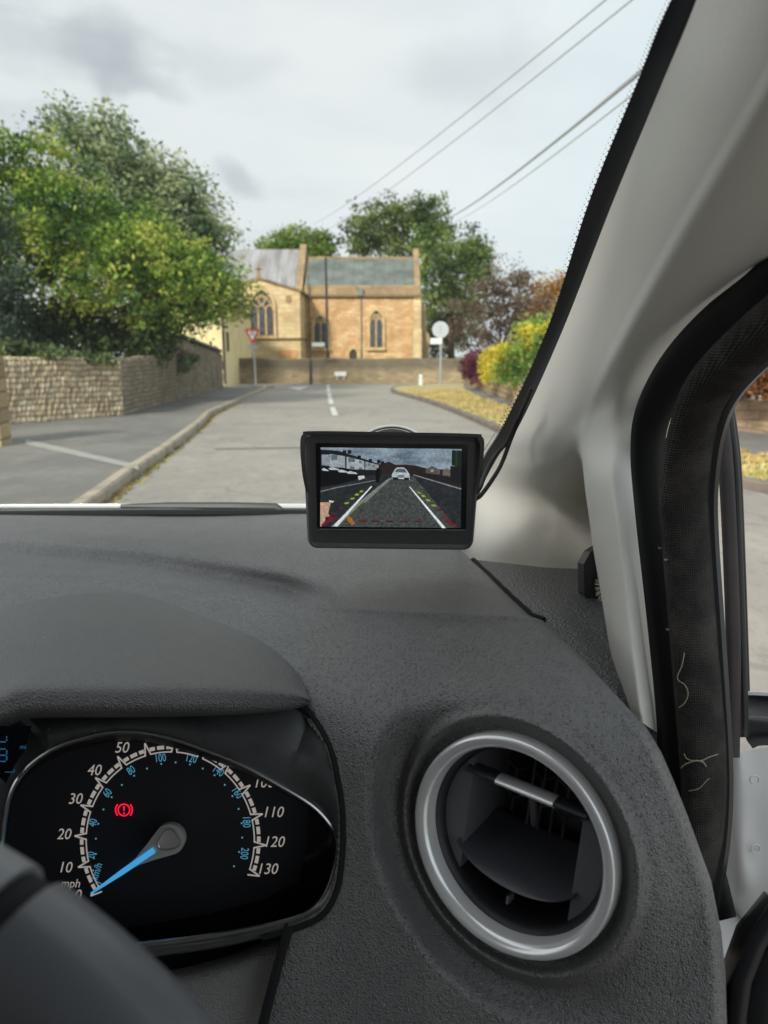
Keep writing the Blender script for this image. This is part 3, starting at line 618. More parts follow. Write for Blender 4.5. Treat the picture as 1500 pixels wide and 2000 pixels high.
bark = mat('bark', (.07, .055, .04), .95, noise=(4, (.12, .10, .08), 5, .4, .6), bump=('noise', 12, .8, .03))
def blob(px, py, Y, rx, ry, rd=None, w=None):
    c = AT(px, py, Y); s = c.y*1.02/FPX; b = [c, rx*s, (rd or rx)*s, ry*s]
    return b+([w] if w else [])
def limbs(mb, base, blobs, r0, fork=.35):
    top = sum((b[0] for b in blobs), Vector())/len(blobs); f = base.lerp(top, fork); mb.tube([base, base.lerp(f, .5)+Vector((.05, 0, 0)), f], [r0, r0*.8, r0*.7], 8)
    for b in blobs:
        c = b[0]; m = f.lerp(c, .5)+Vector((random.uniform(-.2, .2), random.uniform(-.2, .2), .2)); mb.tube([f, m, c, c+Vector((random.uniform(-.3, .3), 0, b[3]*.6))], [r0*.55, r0*.35, r0*.15, r0*.04], 6)
        for _ in range(4):
            d = Vector((random.gauss(0, 1), random.gauss(0, 1), random.gauss(.3, .7))).normalized(); e_ = c+Vector((d.x*b[1], d.y*b[2], d.z*b[3]))*.85; mb.tube([m.lerp(c, .6), c.lerp(e_, .5), e_], [r0*.16, r0*.1, r0*.02], 5)
def tree(name, px, py, Y, blobs, n, size, m, label, cat, r0=.18, group=None, **k):
    base = AT(px, py, Y); base.z = 0; t = thing(name, label, cat, base, group); mb = MB(); limbs(mb, base, blobs, r0); mb.build('trunk', bark, t); foliage('crown', blobs, n, size, m, t, **k); return t
m_maple = leafmat('maple_leaves', [S('2a4420'), S('496a2e'), S('6c8c3a'), S('98aa4a'), S('bfc062')], .8, .35)
m_maple2 = leafmat('maple_leaves_yellow', [S('6d8a2a'), S('95a636'), S('b8bd4a'), S('ccc75e')], 1.2, .4)
m_birch = leafmat('birch_leaves', [S('425540'), S('5f7350'), S('829266'), S('a2aa80')], .8, .3)
m_dark = leafmat('dark_leaves', [S('1d2a1a'), S('2b3d24'), S('40542e'), S('55663a')], 1.2, .2)
m_mid = leafmat('mid_leaves', [S('334726'), S('4f6334'), S('71834a'), S('8c9859')], .35, .3)
YM = 19.5
tree('maple_tree', 150, 700, YM+1.2, [blob(-60, 330, YM, 95, 80), blob(60, 345, YM, 75, 62), blob(20, 460, YM-.6, 110, 95), blob(150, 425, YM, 85, 58), blob(130, 520, YM-1, 110, 85), blob(250, 465, YM+.3, 80, 55), blob(260, 540, YM-.8, 100, 85), blob(350, 530, YM+.4, 60, 58), blob(360, 560, YM, 85, 70), blob(425, 570, YM+1, 50, 38), blob(468, 590, YM+1.4, 26, 20, 60), blob(425, 618, YM+1.4, 22, 14, 40)], 60000, .058, m_maple, 'big yellow green maple spreading over the golden garden wall', 'tree', r0=.2, clump=.20, spray=.45)
tree('birch_tree', 300, 700, YM+6, [blob(150, 255, YM+5, 32, 30), blob(190, 300, YM+5, 55, 45), blob(260, 330, YM+5, 75, 55), blob(250, 400, YM+5, 90, 70), blob(330, 380, YM+5, 60, 60), blob(340, 460, YM+5, 75, 80), blob(395, 430, YM+5, 35, 35), blob(400, 500, YM+5, 38, 55), blob(410, 560, YM+5, 30, 45), blob(425, 455, YM+5, 18, 30), blob(130, 232, YM+5, 18, 16), blob(210, 262, YM+5, 26, 24)], 32000, .07, m_birch, 'darker wind blown birch rising behind the yellow green maple', 'tree', r0=.16, clump=.13, droop=.15, streak=(-.42, 0, .30), spray=.9, shell=.6)
foliage('ivy_clad_conifer', [blob(-60, 420, YM-2.6, 80, 60), blob(-50, 520, YM-2.8, 85, 90), blob(-40, 620, YM-2.8, 85, 60), blob(0, 600, YM-2.6, 45, 60)], 16000, .045, leafmat('conifer_needles', [S('2a3a2c'), S('425646'), S('5c6e58')], 1.5, .15), None, clump=.12, droop=.06, label='dark blue green evergreen at the left edge beside the maple', cat='tree')
foliage('hedge', [blob(90, 660, YM-1.0, 130, 32, 60), blob(110, 615, YM-.6, 90, 30, 40), blob(40, 640, YM-1.6, 60, 35, 40), blob(230, 650, YM-.2, 120, 45, 60), blob(285, 655, YM+1, 50, 35, 60), blob(285, 690, YM-.5, 45, 22, 30)], 21000, .055, m_dark, None, clump=.14, label='dark shaded hedge on top of the wall beneath the maple', cat='hedge', droop=.03)
foliage('ivy', [blob(60, 690, A1.y-1.2, 90, 10, 15), blob(170, 700, A1.y-.5, 60, 8, 12), blob(8, 685, A1.y-1.4, 40, 16, 15)], 3500, .045, leafmat('ivy_leaves', [S('33432a'), S('56683d'), S('7d8c5c')], 2, .2), None, clump=.07, label='low ivy trailing over the top of the golden wall', cat='ivy')
foliage('shrub', [blob(327, 668, 21.5, 14, 22, 14), blob(350, 712, 21.2, 18, 16, 12), blob(372, 700, 23, 14, 8, 10)], 2200, .04, leafmat('shrub_leaves', [S('3c5a3c'), S('547650'), S('7a9068')], 2, .3), None, clump=.08, label='grey green shrub spilling over the shaded wall', cat='shrub')
foliage('creeper', [blob(352, 690, 21.6, 16, 9, 10)], 500, .035, leafmat('red_leaves', [S('6d3a2a'), S('8c5238')], 2, .3), None, clump=.08, label='small reddish creeper on top of the shaded wall', cat='creeper')

# trees beyond the church and right of it
YB = 68
m_dome = leafmat('dome_leaves', [S('4f6a30'), S('6a8440'), S('8c9e54')], .3, .3)
m_lime = leafmat('lime_leaves', [S('2a401b'), S('456029'), S('678040'), S('8e9e52')], .4, .3)
tree('round_tree', 585, 700, YB, [blob(545, 478, YB, 32, 22), blob(590, 470, YB, 42, 24), blob(625, 485, YB, 32, 28), blob(585, 495, YB, 60, 18)], 9000, .16, m_dome, 'bright green dome shaped tree behind the lead covered nave roof', 'tree', r0=.3, clump=.35)
tree('tall_tree', 780, 700, YB-2, [blob(770, 415, YB, 60, 22), blob(835, 425, YB, 32, 26), blob(720, 440, YB, 40, 22), blob(790, 450, YB, 70, 22), blob(700, 475, YB, 30, 20), blob(740, 485, YB, 40, 16), blob(845, 470, YB, 30, 28), blob(800, 490, YB, 30, 12)], 14000, .15, m_mid, 'tall open branched tree rising over the chancel roof', 'tree', r0=.45, clump=.36, spray=1.5, shell=.6)
YR = 56
tree('lime_tree', 880, 700, YR, [blob(850, 475, YR, 32, 28), blob(925, 490, YR, 26, 28), blob(880, 530, YR, 55, 45), blob(920, 540, YR, 38, 50), blob(860, 590, YR, 35, 50), blob(890, 620, YR, 45, 50), blob(850, 670, YR, 35, 35)], 18000, .14, m_lime, 'leafy green lime tree immediately right of the chancel', 'tree', r0=.35, clump=.34, spray=1.2)
YP = 44
m_plum = leafmat('plum_leaves', [S('3d2f26'), S('57463a'), S('74604f'), S('7d7560')], .6, .25)
tree('plum_tree', 970, 690, YP, [blob(985, 560, YP, 50, 30), blob(930, 610, YP, 50, 45), blob(1010, 600, YP, 55, 45), blob(960, 655, YP, 75, 40), blob(1030, 650, YP, 50, 40), blob(1025, 530, YP, 18, 16)], 15000, .085, m_plum, 'brown purple leaved tree with thin upright twigs', 'tree', r0=.16, clump=.25, spray=1.1)
tree('autumn_tree', 1100, 700, 52, [blob(1080, 570, 52, 42, 28), blob(1130, 575, 52, 50, 40), blob(1060, 610, 52, 45, 30)], 8000, .11, leafmat('rusty_leaves', [S('7a5a30'), S('a8793c'), S('c29a5a'), S('8d8a4a')], .5, .3), 'orange brown autumn tree beyond the yellow bush', 'tree', r0=.2, clump=.35)
# twigs above the plum tree
# bushes over the low wall
YG = 24.5
foliage('copper_bush', [blob(932, 712, 27, 27, 24), blob(925, 720, 27, 22, 24), blob(950, 735, 26, 18, 14)], 5000, .05, leafmat('copper_leaves', [S('4b2733'), S('6d3446'), S('8d4358')], 1, .25), None, clump=.10, label='dark red clipped bush behind the low wall at the corner', cat='bush')
m_yel = leafmat('golden_leaves', [S('939c38'), S('c9c040'), S('ead84c'), S('c8bf4c')], 1.4, .35)
m_gb = leafmat('green_bush_leaves', [S('4c6e30'), S('7c9c48'), S('aaba5c'), S('94b05a')], 1, .35)
foliage('golden_bush', [blob(985, 705, 22, 26, 30, 20), blob(962, 725, 22.5, 18, 24, 16), blob(1010, 685, 21.5, 24, 12, 14), blob(1055, 668, 19.0, 30, 12, 16), blob(1035, 650, 19.2, 30, 10, 14), blob(1080, 650, 18.6, 26, 14, 14), blob(955, 700, 22.4, 12, 14)], 8500, .045, m_yel, None, clump=.10, label='bright yellow variegated bush hanging over the low stone wall', cat='bush')
foliage('green_bush', [blob(1040, 690, 19.5, 45, 40, 30), blob(1050, 650, 20, 42, 28, 30), blob(1000, 735, 19.7, 30, 28, 20), blob(1075, 740, 18, 40, 30, 20), blob(1110, 680, 18.5, 60, 60, 30)], 12000, .05, m_gb, None, clump=.13, label='rounded light green bush beside the windscreen pillar, right of the yellow bush', cat='bush')
foliage('russet_hedge', [blob(1500+i*70, 722+i*2, 11.5-i*.3, 50, 50, 30) for i in range(5)]+[blob(1420, 735, 12.5, 50, 40, 30)], 14000, .04, leafmat('russet_leaves', [S('5b3a22'), S('8a5a3a'), S('a87452'), S('7d6a3c')], 2, .3), None, clump=.08, label='russet hedge seen through the open door above the pink wall', cat='hedge')
foliage('green_hedge', [blob(1330, 725, 14.5, 80, 40, 30), blob(1440, 755, 13, 25, 22, 20)], 5000, .045, m_dark, None, clump=.1, label='dark green hedge left of the russet hedge', cat='hedge')
low = stone('low_wall_stone', S('c3ab8a'), S('a08a70'), S('8f7d68'), (.75, -.65, 0), .4, .15, dark=S('806e58'))
rubble('low_wall', wb[:], [.32, .52, .52, .52, .54, .56, .58], low, 'low pale garden wall along the right hand pavement', th=.25)
# ============================================================ the car the picture is taken from
def plastic(name, col, rough=.5, spec=.5, grain=900, gs=.5, gd=.0004, dots=None, sheen=0, noise=None):
    """moulded interior plastic: fine leather grain plus (dots) rows of tiny raised discs"""
    if name in MT: return MT[name]
    m = mat(name, col, rough, spec=spec, noise=noise); t = m.node_tree; b = t.nodes['Principled BSDF']; tcn = N(t, 'ShaderNodeTexCoord')
    v = N(t, 'ShaderNodeTexVoronoi', feature='F1'); v.inputs['Scale'].default_value = grain; t.links.new(tcn.outputs['Object'], v.inputs[0])
    nn = N(t, 'ShaderNodeTexNoise'); nn.inputs['Scale'].default_value = grain*.45; nn.inputs['Detail'].default_value = 3; t.links.new(tcn.outputs['Object'], nn.inputs[0])
    ad = N(t, 'ShaderNodeMath', operation='ADD'); t.links.new(v.outputs[0], ad.inputs[0]); t.links.new(nn.outputs[0], ad.inputs[1]); h = ad.outputs[0]
    if dots:
        v2 = N(t, 'ShaderNodeTexVoronoi', feature='F1'); v2.inputs['Scale'].default_value = dots; v2.inputs['Randomness'].default_value = .75; t.links.new(tcn.outputs['Object'], v2.inputs[0])
        r = N(t, 'ShaderNodeMapRange'); r.inputs[1].default_value = .34; r.inputs[2].default_value = .26; r.inputs[4].default_value = 6.5; t.links.new(v2.outputs[0], r.inputs[0])
        a2 = N(t, 'ShaderNodeMath', operation='ADD'); t.links.new(r.outputs[0], a2.inputs[0]); t.links.new(h, a2.inputs[1]); h = a2.outputs[0]
    bp = N(t, 'ShaderNodeBump'); bp.inputs['Strength'].default_value = gs; bp.inputs['Distance'].default_value = gd; t.links.new(h, bp.inputs['Height']); t.links.new(bp.outputs[0], b.inputs['Normal'])
    vd = N(t, 'ShaderNodeTexVoronoi'); vd.inputs['Scale'].default_value = 75; t.links.new(tcn.outputs['Object'], vd.inputs[0]); rd = N(t, 'ShaderNodeMapRange'); rd.inputs[1].default_value = .055; rd.inputs[2].default_value = .03; rd.inputs[4].default_value = .6; t.links.new(vd.outputs[0], rd.inputs[0])
    xd = N(t, 'ShaderNodeMixRGB'); xd.inputs[2].default_value = (.40, .39, .37, 1); t.links.new(rd.outputs[0], xd.inputs[0]); lk = b.inputs['Base Color'].links
    if lk: t.links.new(lk[0].from_socket, xd.inputs[1])
    else: xd.inputs[1].default_value = b.inputs['Base Color'].default_value
    if name != 'pillar_plastic': t.links.new(xd.outputs[0], b.inputs['Base Color'])
    if sheen: b.inputs['Sheen Weight'].default_value = sheen; b.inputs['Sheen Roughness'].default_value = .4
    return m
dashm = plastic('dash_plastic', (.125, .124, .126), .38, .9, 1050, .8, .0009, dots=330, noise=(35, (.148, .145, .145), 6, .4, .7))
hoodm = plastic('hood_plastic', (.095, .095, .098), .40, .8, 1000, .9, .0009, noise=(30, (.095, .095, .096), 6, .4, .7))
gapm = mat('gap_black', (.004, .004, .005), .9); gloss = mat('gloss_black', (.006, .006, .007), .16, spec=.5); satin = mat('satin_black', (.012, .012, .014), .4)
hsg = plastic('housing_plastic', (.065, .068, .070), .34, .5, 1500, .25, .0002, noise=(60, (.03, .032, .034), 6, .5, .8))
chrome = mat('chrome_trim', (.60, .61, .62), .22, metal=1.0)
silver = mat('satin_silver', (.97, .975, .99), .22, metal=.45, noise=(40, (.93, .935, .95), 3, .4, .7))
trimm = plastic('pillar_plastic', (.76, .745, .69), .5, .4, 1100, .35, .0002)
car = thing('car', 'white hatchback seen from its driver seat, with black dashboard and open driver door', 'car', (0, 0.2, 0))
def cc(px, py, d): return np.array([(px-750)/FPX*d, (1000-py)/FPX*d, d])   # camera frame
# ---- vent frame
VC, BETA, VR = cc(995, 1648, .418), math.radians(36), 217*.418/FPX
vV = np.array([-.055, .998, 0]); vV /= np.linalg.norm(vV)
vU = np.array([.998*math.cos(BETA), .055*math.cos(BETA), -math.sin(BETA)]); vN = np.cross(vU, vV); vN = vN if vN[2] < 0 else -vN   # towards the driver
def W(c): return C0 + RT*float(c[0]) + UP*float(c[1]) + FW*float(c[2])
def VP(u, v, n): return W(VC + vU*(u*VR) + vV*(v*VR) + vN*n)
VCN = float(VC @ vN)
def plane_d(px, py): return VCN/((px-750)/FPX*vN[0] + (1000-py)/FPX*vN[1] + vN[2])
# ---- dashboard: height profile integrated from the windscreen towards the driver
def sstep(a, b, x): t = np.clip((x-a)/(b-a), 0, 1); return t*t*(3-2*t)
PYS = np.arange(1004, 2110, 2.6)
XR = [(1000, 912), (1075, 900), (1118, 948), (1160, 990), (1203, 1036), (1212, 1060), (1260, 1112), (1350, 1196), (1420, 1262), (1470, 1292), (1530, 1318), (1590, 1342), (1720, 1389), (1820, 1409), (1900, 1417), (2000, 1420), (2110, 1420)]
NU = 430; us = np.linspace(0, 1, NU)**.8
xr_ = interp(XR, PYS)
PX = -360 + (xr_[:, None]+360)*us[None, :]
PY = np.repeat(PYS[:, None], NU, 1)
ridge = np.interp(PX, [-360, 0, 300, 550, 640, 670, 690], [1030, 1048, 1074, 1116, 1143, 1172, 1200])
crease = np.interp(PX, [-360, 0, 300, 560, 1060, 1500], [1100, 1122, 1146, 1188, 1213, 1225])
AL = -1.5 + 7*sstep(-4, 30, PY-crease) + 3*sstep(1240, 1340, PY)
AL = AL + 16*np.exp(-((PY-crease)/4.0)**2)
corner = np.full_like(PX, 1420.)
AL = AL + 64*sstep(-90, 120, PY-corner)
AL = np.radians(AL)
th = PITCH + np.arctan((PYS-1000)/FPX); tt = np.tan(th)
Yd = np.zeros_like(PX); Zd = np.zeros_like(PX)
Y0 = .97 + .03*np.sin(0) - .10*sstep(300, 1000, PX[0]); Yd[0] = Y0; Zd[0] = -Y0*tt[0]
for i in range(1, len(PYS)):
    a = AL[i]; s = (Yd[i-1]*tt[i]+Zd[i-1])/(np.sin(a)+tt[i]*np.cos(a)); Yd[i] = Yd[i-1]-s*np.cos(a); Zd[i] = Zd[i-1]-s*np.sin(a)
DD = Yd*math.cos(PITCH) - Zd*math.sin(PITCH)
# depth of the left column field is a function of row mostly: blend in the vent pod
def disc_r(px, py):
    a, b = (px-750)/FPX, (1000-py)/FPX; d = VCN/(a*vN[0]+b*vN[1]+vN[2]); q = [a*d-VC[0], b*d-VC[1], d-VC[2]]
    return np.sqrt((q[0]*vU[0]+q[1]*vU[1]+q[2]*vU[2])**2+(q[0]*vV[0]+q[1]*vV[1]+q[2]*vV[2])**2)/VR
R_ = disc_r(PX, PY)
wv = sstep(1.66, 1.14, R_)*.98
PD = plane_d(PX, PY)
podw = wv
DD = DD*(1-podw) + (PD+.004)*podw
DD = DD - .0085*np.exp(-((R_-1.15)/.062)**2) + .001*np.exp(-((R_-1.42)/.12)**2) + .001*np.exp(-((R_-1.03)/.035)**2)
tq = PY-ridge; DD = DD + .050*sstep(-8, 36, tq)*np.exp(-np.clip(tq-36, 0, None)/110)*sstep(690, 560, PX)*(1-podw)
DD0 = DD.copy()
e_ = np.clip((PX-(xr_[:, None]-30))/30, 0, 1); roll = .016*(1-np.sqrt(np.clip(1-e_**2, 0, 1))); DD = DD+roll
from bisect import bisect
def dash_d(px, py):
    i = min(len(PYS)-1, max(0, int((py-PYS[0])/2.6))); return float(np.interp(px, PX[i], DD0[i]))
A_ = (PX-750)/FPX; B_ = (1000-PY)/FPX
FWn, UPn, RTn, Cn_ = (np.array(v) for v in (FW, UP, RT, C0))
PW = Cn_ + DD[..., None]*(FWn + A_[..., None]*RTn + B_[..., None]*UPn)
# rolled skirt at the right edge
sk = []
for k in range(1, 5):
    d = DD[:, -1]+.012*k; sk.append(Cn_ + d[:, None]*(FWn + (A_[:, -1]-.0006*k)[:, None]*RTn + B_[:, -1][:, None]*UPn))
PW = np.concatenate([PW, np.stack(sk, 1)], 1)
# cluster opening outline (right/top boundary of the instrument housing)
QO = [((5, 1641), (-120, 1641)), ((28, 1534), (-60, 1480)), ((93, 1469), (30, 1405)), ((187, 1436), (150, 1392)), ((257, 1430), (257, 1386)), ((327, 1441), (350, 1384)), ((397, 1464), (440, 1382)), ((467, 1492), (520, 1376)),
      ((537, 1529), (590, 1383)), ((607, 1571), (640, 1450)), ((644, 1609), (661, 1530)), ((659, 1641), (669, 1600)), ((658, 1679), (667, 1680)), ((644, 1730), (656, 1740)), ((621, 1767), (632, 1782)), ((583, 1791), (592, 1806)),
      ((513, 1809), (518, 1827)), ((420, 1826), (424, 1848)), ((280, 1843), (282, 1868)), ((150, 1850), (150, 1885)), ((40, 1800), (10, 1850)), ((10, 1720), (-80, 1740))]
def inside(px, py, poly):
    c = np.zeros(px.shape, bool); n = len(poly)
    for i in range(n):
        x1, y1 = poly[i]; x2, y2 = poly[i-1]
        cond = ((y1 > py) != (y2 > py)) & (px < (x2-x1)*(py-y1)/(y2-y1+1e-9)+x1); c ^= cond
    return c
hole = [(q[1][0]*1.0, q[1][1]) for q in QO]; cx_, cy_ = 330, 1620
hole = [(cx_+(x-cx_)*.985, cy_+(y-cy_)*.985) for x, y in hole]
lowp = [(-400, 1840), (300, 1860), (520, 1822), (562, 1812), (513, 2000), (483, 2115), (-400, 2115)]
PXc = np.concatenate([PX, np.repeat(PX[:, -1:]+1, 4, 1)], 1); PYc = np.concatenate([PY, PY[:, :4]], 1)
kill = inside(PXc, PYc, hole) | inside(PXc, PYc, lowp) | (disc_r(PXc, PYc) < .95) | ((PXc < -110) & (PYc > 1440))
R2, C2 = PXc.shape; ii = np.arange(R2*C2).reshape(R2, C2)
quads = np.stack([ii[:-1, :-1], ii[1:, :-1], ii[1:, 1:], ii[:-1, 1:]], -1).reshape(-1, 4); kq = (kill[:-1, :-1] & kill[1:, 1:]).ravel()
quads = quads[~kq]; me = bpy.data.meshes.new('dashboard'); O = np.array(ORG['car']); co = (PW.reshape(-1, 3)-O)
me.vertices.add(len(co)); me.vertices.foreach_set('co', co.ravel()); me.loops.add(quads.size); me.loops.foreach_set('vertex_index', quads.ravel())
me.polygons.add(len(quads)); me.polygons.foreach_set('loop_start', np.arange(len(quads))*4); me.polygons.foreach_set('loop_total', np.full(len(quads), 4)); me.update(calc_edges=True)
me.polygons.foreach_set('use_smooth', [True]*len(quads)); me.materials.append(dashm); dash = bpy.data.objects.new('dashboard', me); COL.objects.link(dash); dash.parent = car; ORG['dashboard'] = Vector(O)

# ---- seam between dash and end panel, and the end panel
mb = MB(); P = []
for y in range(1095, 1214, 9): i = int((y-PYS[0])/2.6); P.append(U(PX[i, -1]+2, y, DD[i, -1]+.002))
mb.tube(P, .0028, 8); mb.build('dash_seam', gapm, dash)
edp = plastic('end_panel_plastic', (.07, .073, .078), .36, .9, 500, 1.0, .0012)
P = patch([[(850, 1085, .80), (990, 1100, .76), (1100, 1110, .74), (1300, 1110, .72)],
           [(880, 1113, .742), (1010, 1126, .718), (1100, 1135, .70), (1300, 1140, .68)],
           [(950, 1180, .66), (1060, 1185, .62), (1130, 1190, .61), (1300, 1200, .60)],
           [(1040, 1260, .56), (1130, 1260, .545), (1190, 1265, .545), (1300, 1270, .54)],
           [(1110, 1350, .51), (1190, 1350, .49), (1230, 1350, .49), (1320, 1350, .49)],
           [(1230, 1440, .475), (1260, 1450, .475), (1290, 1460, .475), (1330, 1480, .475)]], 24, 40)
mb = MB(); mb.grid(P); ep = mb.build('end_panel', edp, car)

# ---- instrument hood (padded brow)
T = [(-330, 1215), (-100, 1186), (0, 1176), (120, 1162), (250, 1158), (330, 1168), (420, 1195), (505, 1232), (562, 1285), (596, 1335), (606, 1362)]
M1 = [(-330, 1262), (-100, 1240), (0, 1226), (120, 1215), (250, 1212), (330, 1220), (420, 1238), (500, 1268), (558, 1305), (594, 1345), (606, 1364)]
M2 = [(-330, 1310), (-100, 1300), (0, 1290), (120, 1282), (250, 1278), (330, 1280), (420, 1290), (500, 1306), (556, 1330), (593, 1353), (606, 1366)]
L1 = [(-330, 1380), (-100, 1360), (0, 1345), (60, 1330), (250, 1328), (330, 1328), (420, 1332), (500, 1340), (556, 1350), (592, 1360), (606, 1368)]
L2 = [(-330, 1420), (-100, 1398), (0, 1384), (60, 1366), (250, 1364), (330, 1364), (420, 1364), (500, 1364), (556, 1367), (592, 1368), (605, 1370)]
B = [(-330, 1450), (-100, 1424), (0, 1412), (60, 1400), (250, 1398), (330, 1397), (420, 1395), (500, 1391), (556, 1386), (592, 1379), (605, 1374)]
B2 = [(-330, 1452), (-100, 1426), (0, 1414), (60, 1402), (250, 1400), (330, 1399), (420, 1397), (500, 1393), (556, 1388), (592, 1381), (605, 1376)]
dd = dash_d(250, 1150); de = dash_d(600, 1370)
def rowd(P, d, edge): return [(x, y, d+(edge-d)*max(0, (x-330)/276)**2.2) for x, y in P]
rows = [rowd(T, dash_d(150, 1165)+.004, de+.003), rowd(M1, .545, de-.004), rowd(M2, .480, de-.012), rowd(L1, .428, de-.02), rowd(L2, .416, de-.018), rowd(B, .422, de-.012), rowd(B2, .468, de+.01)]
mb = MB(); mb.grid(patch(rows, 90, 70)); mb.build('instrument_hood', hoodm, car, angle=80)

# ---- instrument cluster
def loop(pts, d): return [tuple(p)+(d,) if not callable(d) else tuple(p)+(d(*p),) for p in pts]
def cspline(P, n):
    P = [np.array(p, float) for p in P]; k = len(P); o = []
    for t in np.linspace(0, k, n+1)[:-1]:
        i = int(t); u = t-i; p0, p1, p2, p3 = P[i-1], P[i % k], P[(i+1) % k], P[(i+2) % k]
        o.append(.5*((2*p1)+(p2-p0)*u+(2*p0-5*p1+4*p2-p3)*u*u+(3*p1-p0-3*p2+p3)*u**3))
    return o
BZ, DL = .452, .492
inn = cspline([q[0] for q in QO], 160); outq = cspline([q[1] for q in QO], 160)
def od(x, y): return dash_d(max(x, -100), min(max(y, 1400), 2000)) + .002
mb = MB(); rows = []
for t in np.linspace(0, 1, 10):
    row = []
    for a, b in zip(inn, outq):
        p = a*(1-t)+b*t; db = min(od(*b), .50) if b[1] > 1400 else .468
        row.append(U(p[0], p[1], BZ*(1-t)+db*t-.006*math.sin(PI*t)))
    rows.append(row)
rows.append([U(b[0]*1.002, b[1]*1.002, (min(od(*b), .5) if b[1] > 1400 else .468)+.02) for b in outq])
mb.grid(rows, closed_u=True); cl = mb.build('instrument_cluster', hsg, car)
mb = MB(); mb.tube([U(p[0], p[1], BZ-.001) for p in inn], .0013, 8, closed=True); mb.build('bezel_trim', chrome, cl)
mb = MB(); ce = np.array([330, 1640.])
mb.grid([[U(p[0], p[1], BZ) for p in inn], [U(*(ce+(p-ce)*.985+np.array([0, 6*max(0, (1600-p[1])/170)])), BZ+.02) for p in inn], [U(*(ce+(p-ce)*.975+np.array([0, 13*max(0, (1600-p[1])/170)])), DL) for p in inn]], closed_u=True); mb.build('bezel_wall', mat('bezel_wall_black', (.010, .010, .012), .55, spec=.25), cl)
mb = MB(); mb.tube([U(outq[i][0]+2, outq[i][1], od(*outq[i])-.001) for i in range(56, 118)], .0024, 6); mb.build('housing_gap', gapm, cl)
dialm = mat('dial_black', (.02, .02, .026), .5)
mb = MB(); mb.add([U(-120, 1380, DL), U(760, 1380, DL), U(760, 1900, DL), U(-120, 1900, DL)], [(3, 2, 1, 0)]); face = mb.build('dial_face', dialm, cl, smooth=False)
# inner glossy mask band under the scale
mb = MB(); P = [(250, 1812), (420, 1782), (520, 1755), (585, 1720), (600, 1640), (606, 1560), (680, 1560), (690, 1900), (100, 1900), (150, 1820)]
mb.add([U(x, y, DL-.002) for x, y in P], [tuple(range(len(P)))[::-1]]); mb.build('dial_surround', gloss, cl, smooth=False)
CX, CY, RX, RY = 329.5, 1641, 0, 0
def pol(deg, r): a = math.radians(deg); return (CX+3+r*math.cos(a), CY-r*1.05*math.sin(a))
def mang(m): return 213.6-18.05*m/10
white = mat('scale_white', (.55, .50, .46), .6, emit=((.62, .56, .52), .35)); blue = mat('scale_blue', (.06, .22, .33), .6, emit=((.10, .36, .52), .5)); redl = mat('warning_red', (.7, .0, .04), .5, emit=((1.0, .01, .05), .95))
DT = DL-.0006
def D2(x, y, d=DT): return U(x, y, d)
mb = MB()
def arcband(a0, a1, r0, r1, n=8):
    A = np.linspace(a0, a1, n); mb.grid([[D2(*pol(a, r0)) for a in A], [D2(*pol(a, r1)) for a in A]])
for k in range(0, 13):
    a0, a1 = mang(k*10), mang(k*10+10); g = 1.5
    arcband(a0-g, a1+g, 163, 165.5)
    for s in range(3):
        b0 = a0+(a1-a0)*s/3; b1 = a0+(a1-a0)*(s+1)/3; arcband(b0-(1.9 if s == 0 else .7), b1+(1.9 if s == 2 else .7), 169.5, 176.5, 5)
for k in range(14):       # peaked major ticks
    a = mang(k*10)
    for q0, q1 in (((a+2.0, 164), (a+.1, 187)), ((a+.1, 187), (a-2.0, 164))):
        p, q = np.array(pol(*q0)), np.array(pol(*q1)); t = (q-p)/np.linalg.norm(q-p); nrm = np.array([-t[1], t[0]])*1.5
        mb.add([D2(*(p+nrm)), D2(*(q+nrm)), D2(*(q-nrm)), D2(*(p-nrm))], [(0, 1, 2, 3)])
mb.build('speed_scale', white, cl, smooth=False)
def put(s, x, y, size, m, name, rot=0, shear=.25, bold=.0, sx=1, d=DT):
    """lettering laid on the dial plane; size in picture units on that plane"""
    vs, fs = text_mesh(s, size, shear, bold=bold*size); c, n = math.cos(rot), math.sin(rot); mb = MB()
    mb.add([D2(x+(v.x*sx*c-v.y*n), y-(v.x*sx*n+v.y*c), d) for v in vs], fs); return mb.build(name, m, cl, smooth=False)
for s, x, y in (('0', 151, 1749), ('10', 126, 1695), ('20', 124, 1630), ('30', 146, 1561), ('40', 183, 1505), ('50', 237, 1461), ('60', 296, 1440), ('100', 514, 1529), ('110', 532, 1587), ('120', 534, 1645), ('130', 521, 1698)):
    put(s, x, y, 30, white, 'speed_number', sx=.92, bold=.0)
put('mph', 137, 1726, 24, white, 'unit_lettering', sx=.9)
for s, x, y, r in (('0', 194, 1727, 60), ('20', 178, 1671, 88), ('40', 182, 1607, 78), ('60', 210, 1549, 52), ('80', 256, 1505, 33), ('100', 313, 1481, 6), ('120', 373, 1482, -12), ('140', 426, 1506, -35), ('160', 463, 1548, -57), ('180', 481, 1605, -88), ('200', 477, 1667, -96)):
    put(s, x, y, 22, blue, 'metric_number', rot=math.radians(r), shear=0, sx=.70)
put('km/h', 189, 1702, 21, blue, 'unit_lettering', rot=math.radians(72), shear=0, sx=.8)
mb = MB()
for x, y in ((182, 1688+12), (187, 1638), (192, 1609), (202, 1581), (218, 1557), (238, 1533), (262, 1515), (287, 1501), (315, 1492), (343, 1489), (371, 1493), (396, 1501), (419, 1514), (439, 1533), (454, 1555), (466, 1580), (472, 1608), (473, 1636), (467, 1664), (457, 1692), (187, 1668)):
    q = [D2(x+1.9*math.cos(t), y+1.9*math.sin(t)) for t in np.linspace(0, 2*PI, 9)[:-1]]; mb.add(q, [tuple(range(8))])
mb.build('metric_dots', blue, cl, smooth=False)
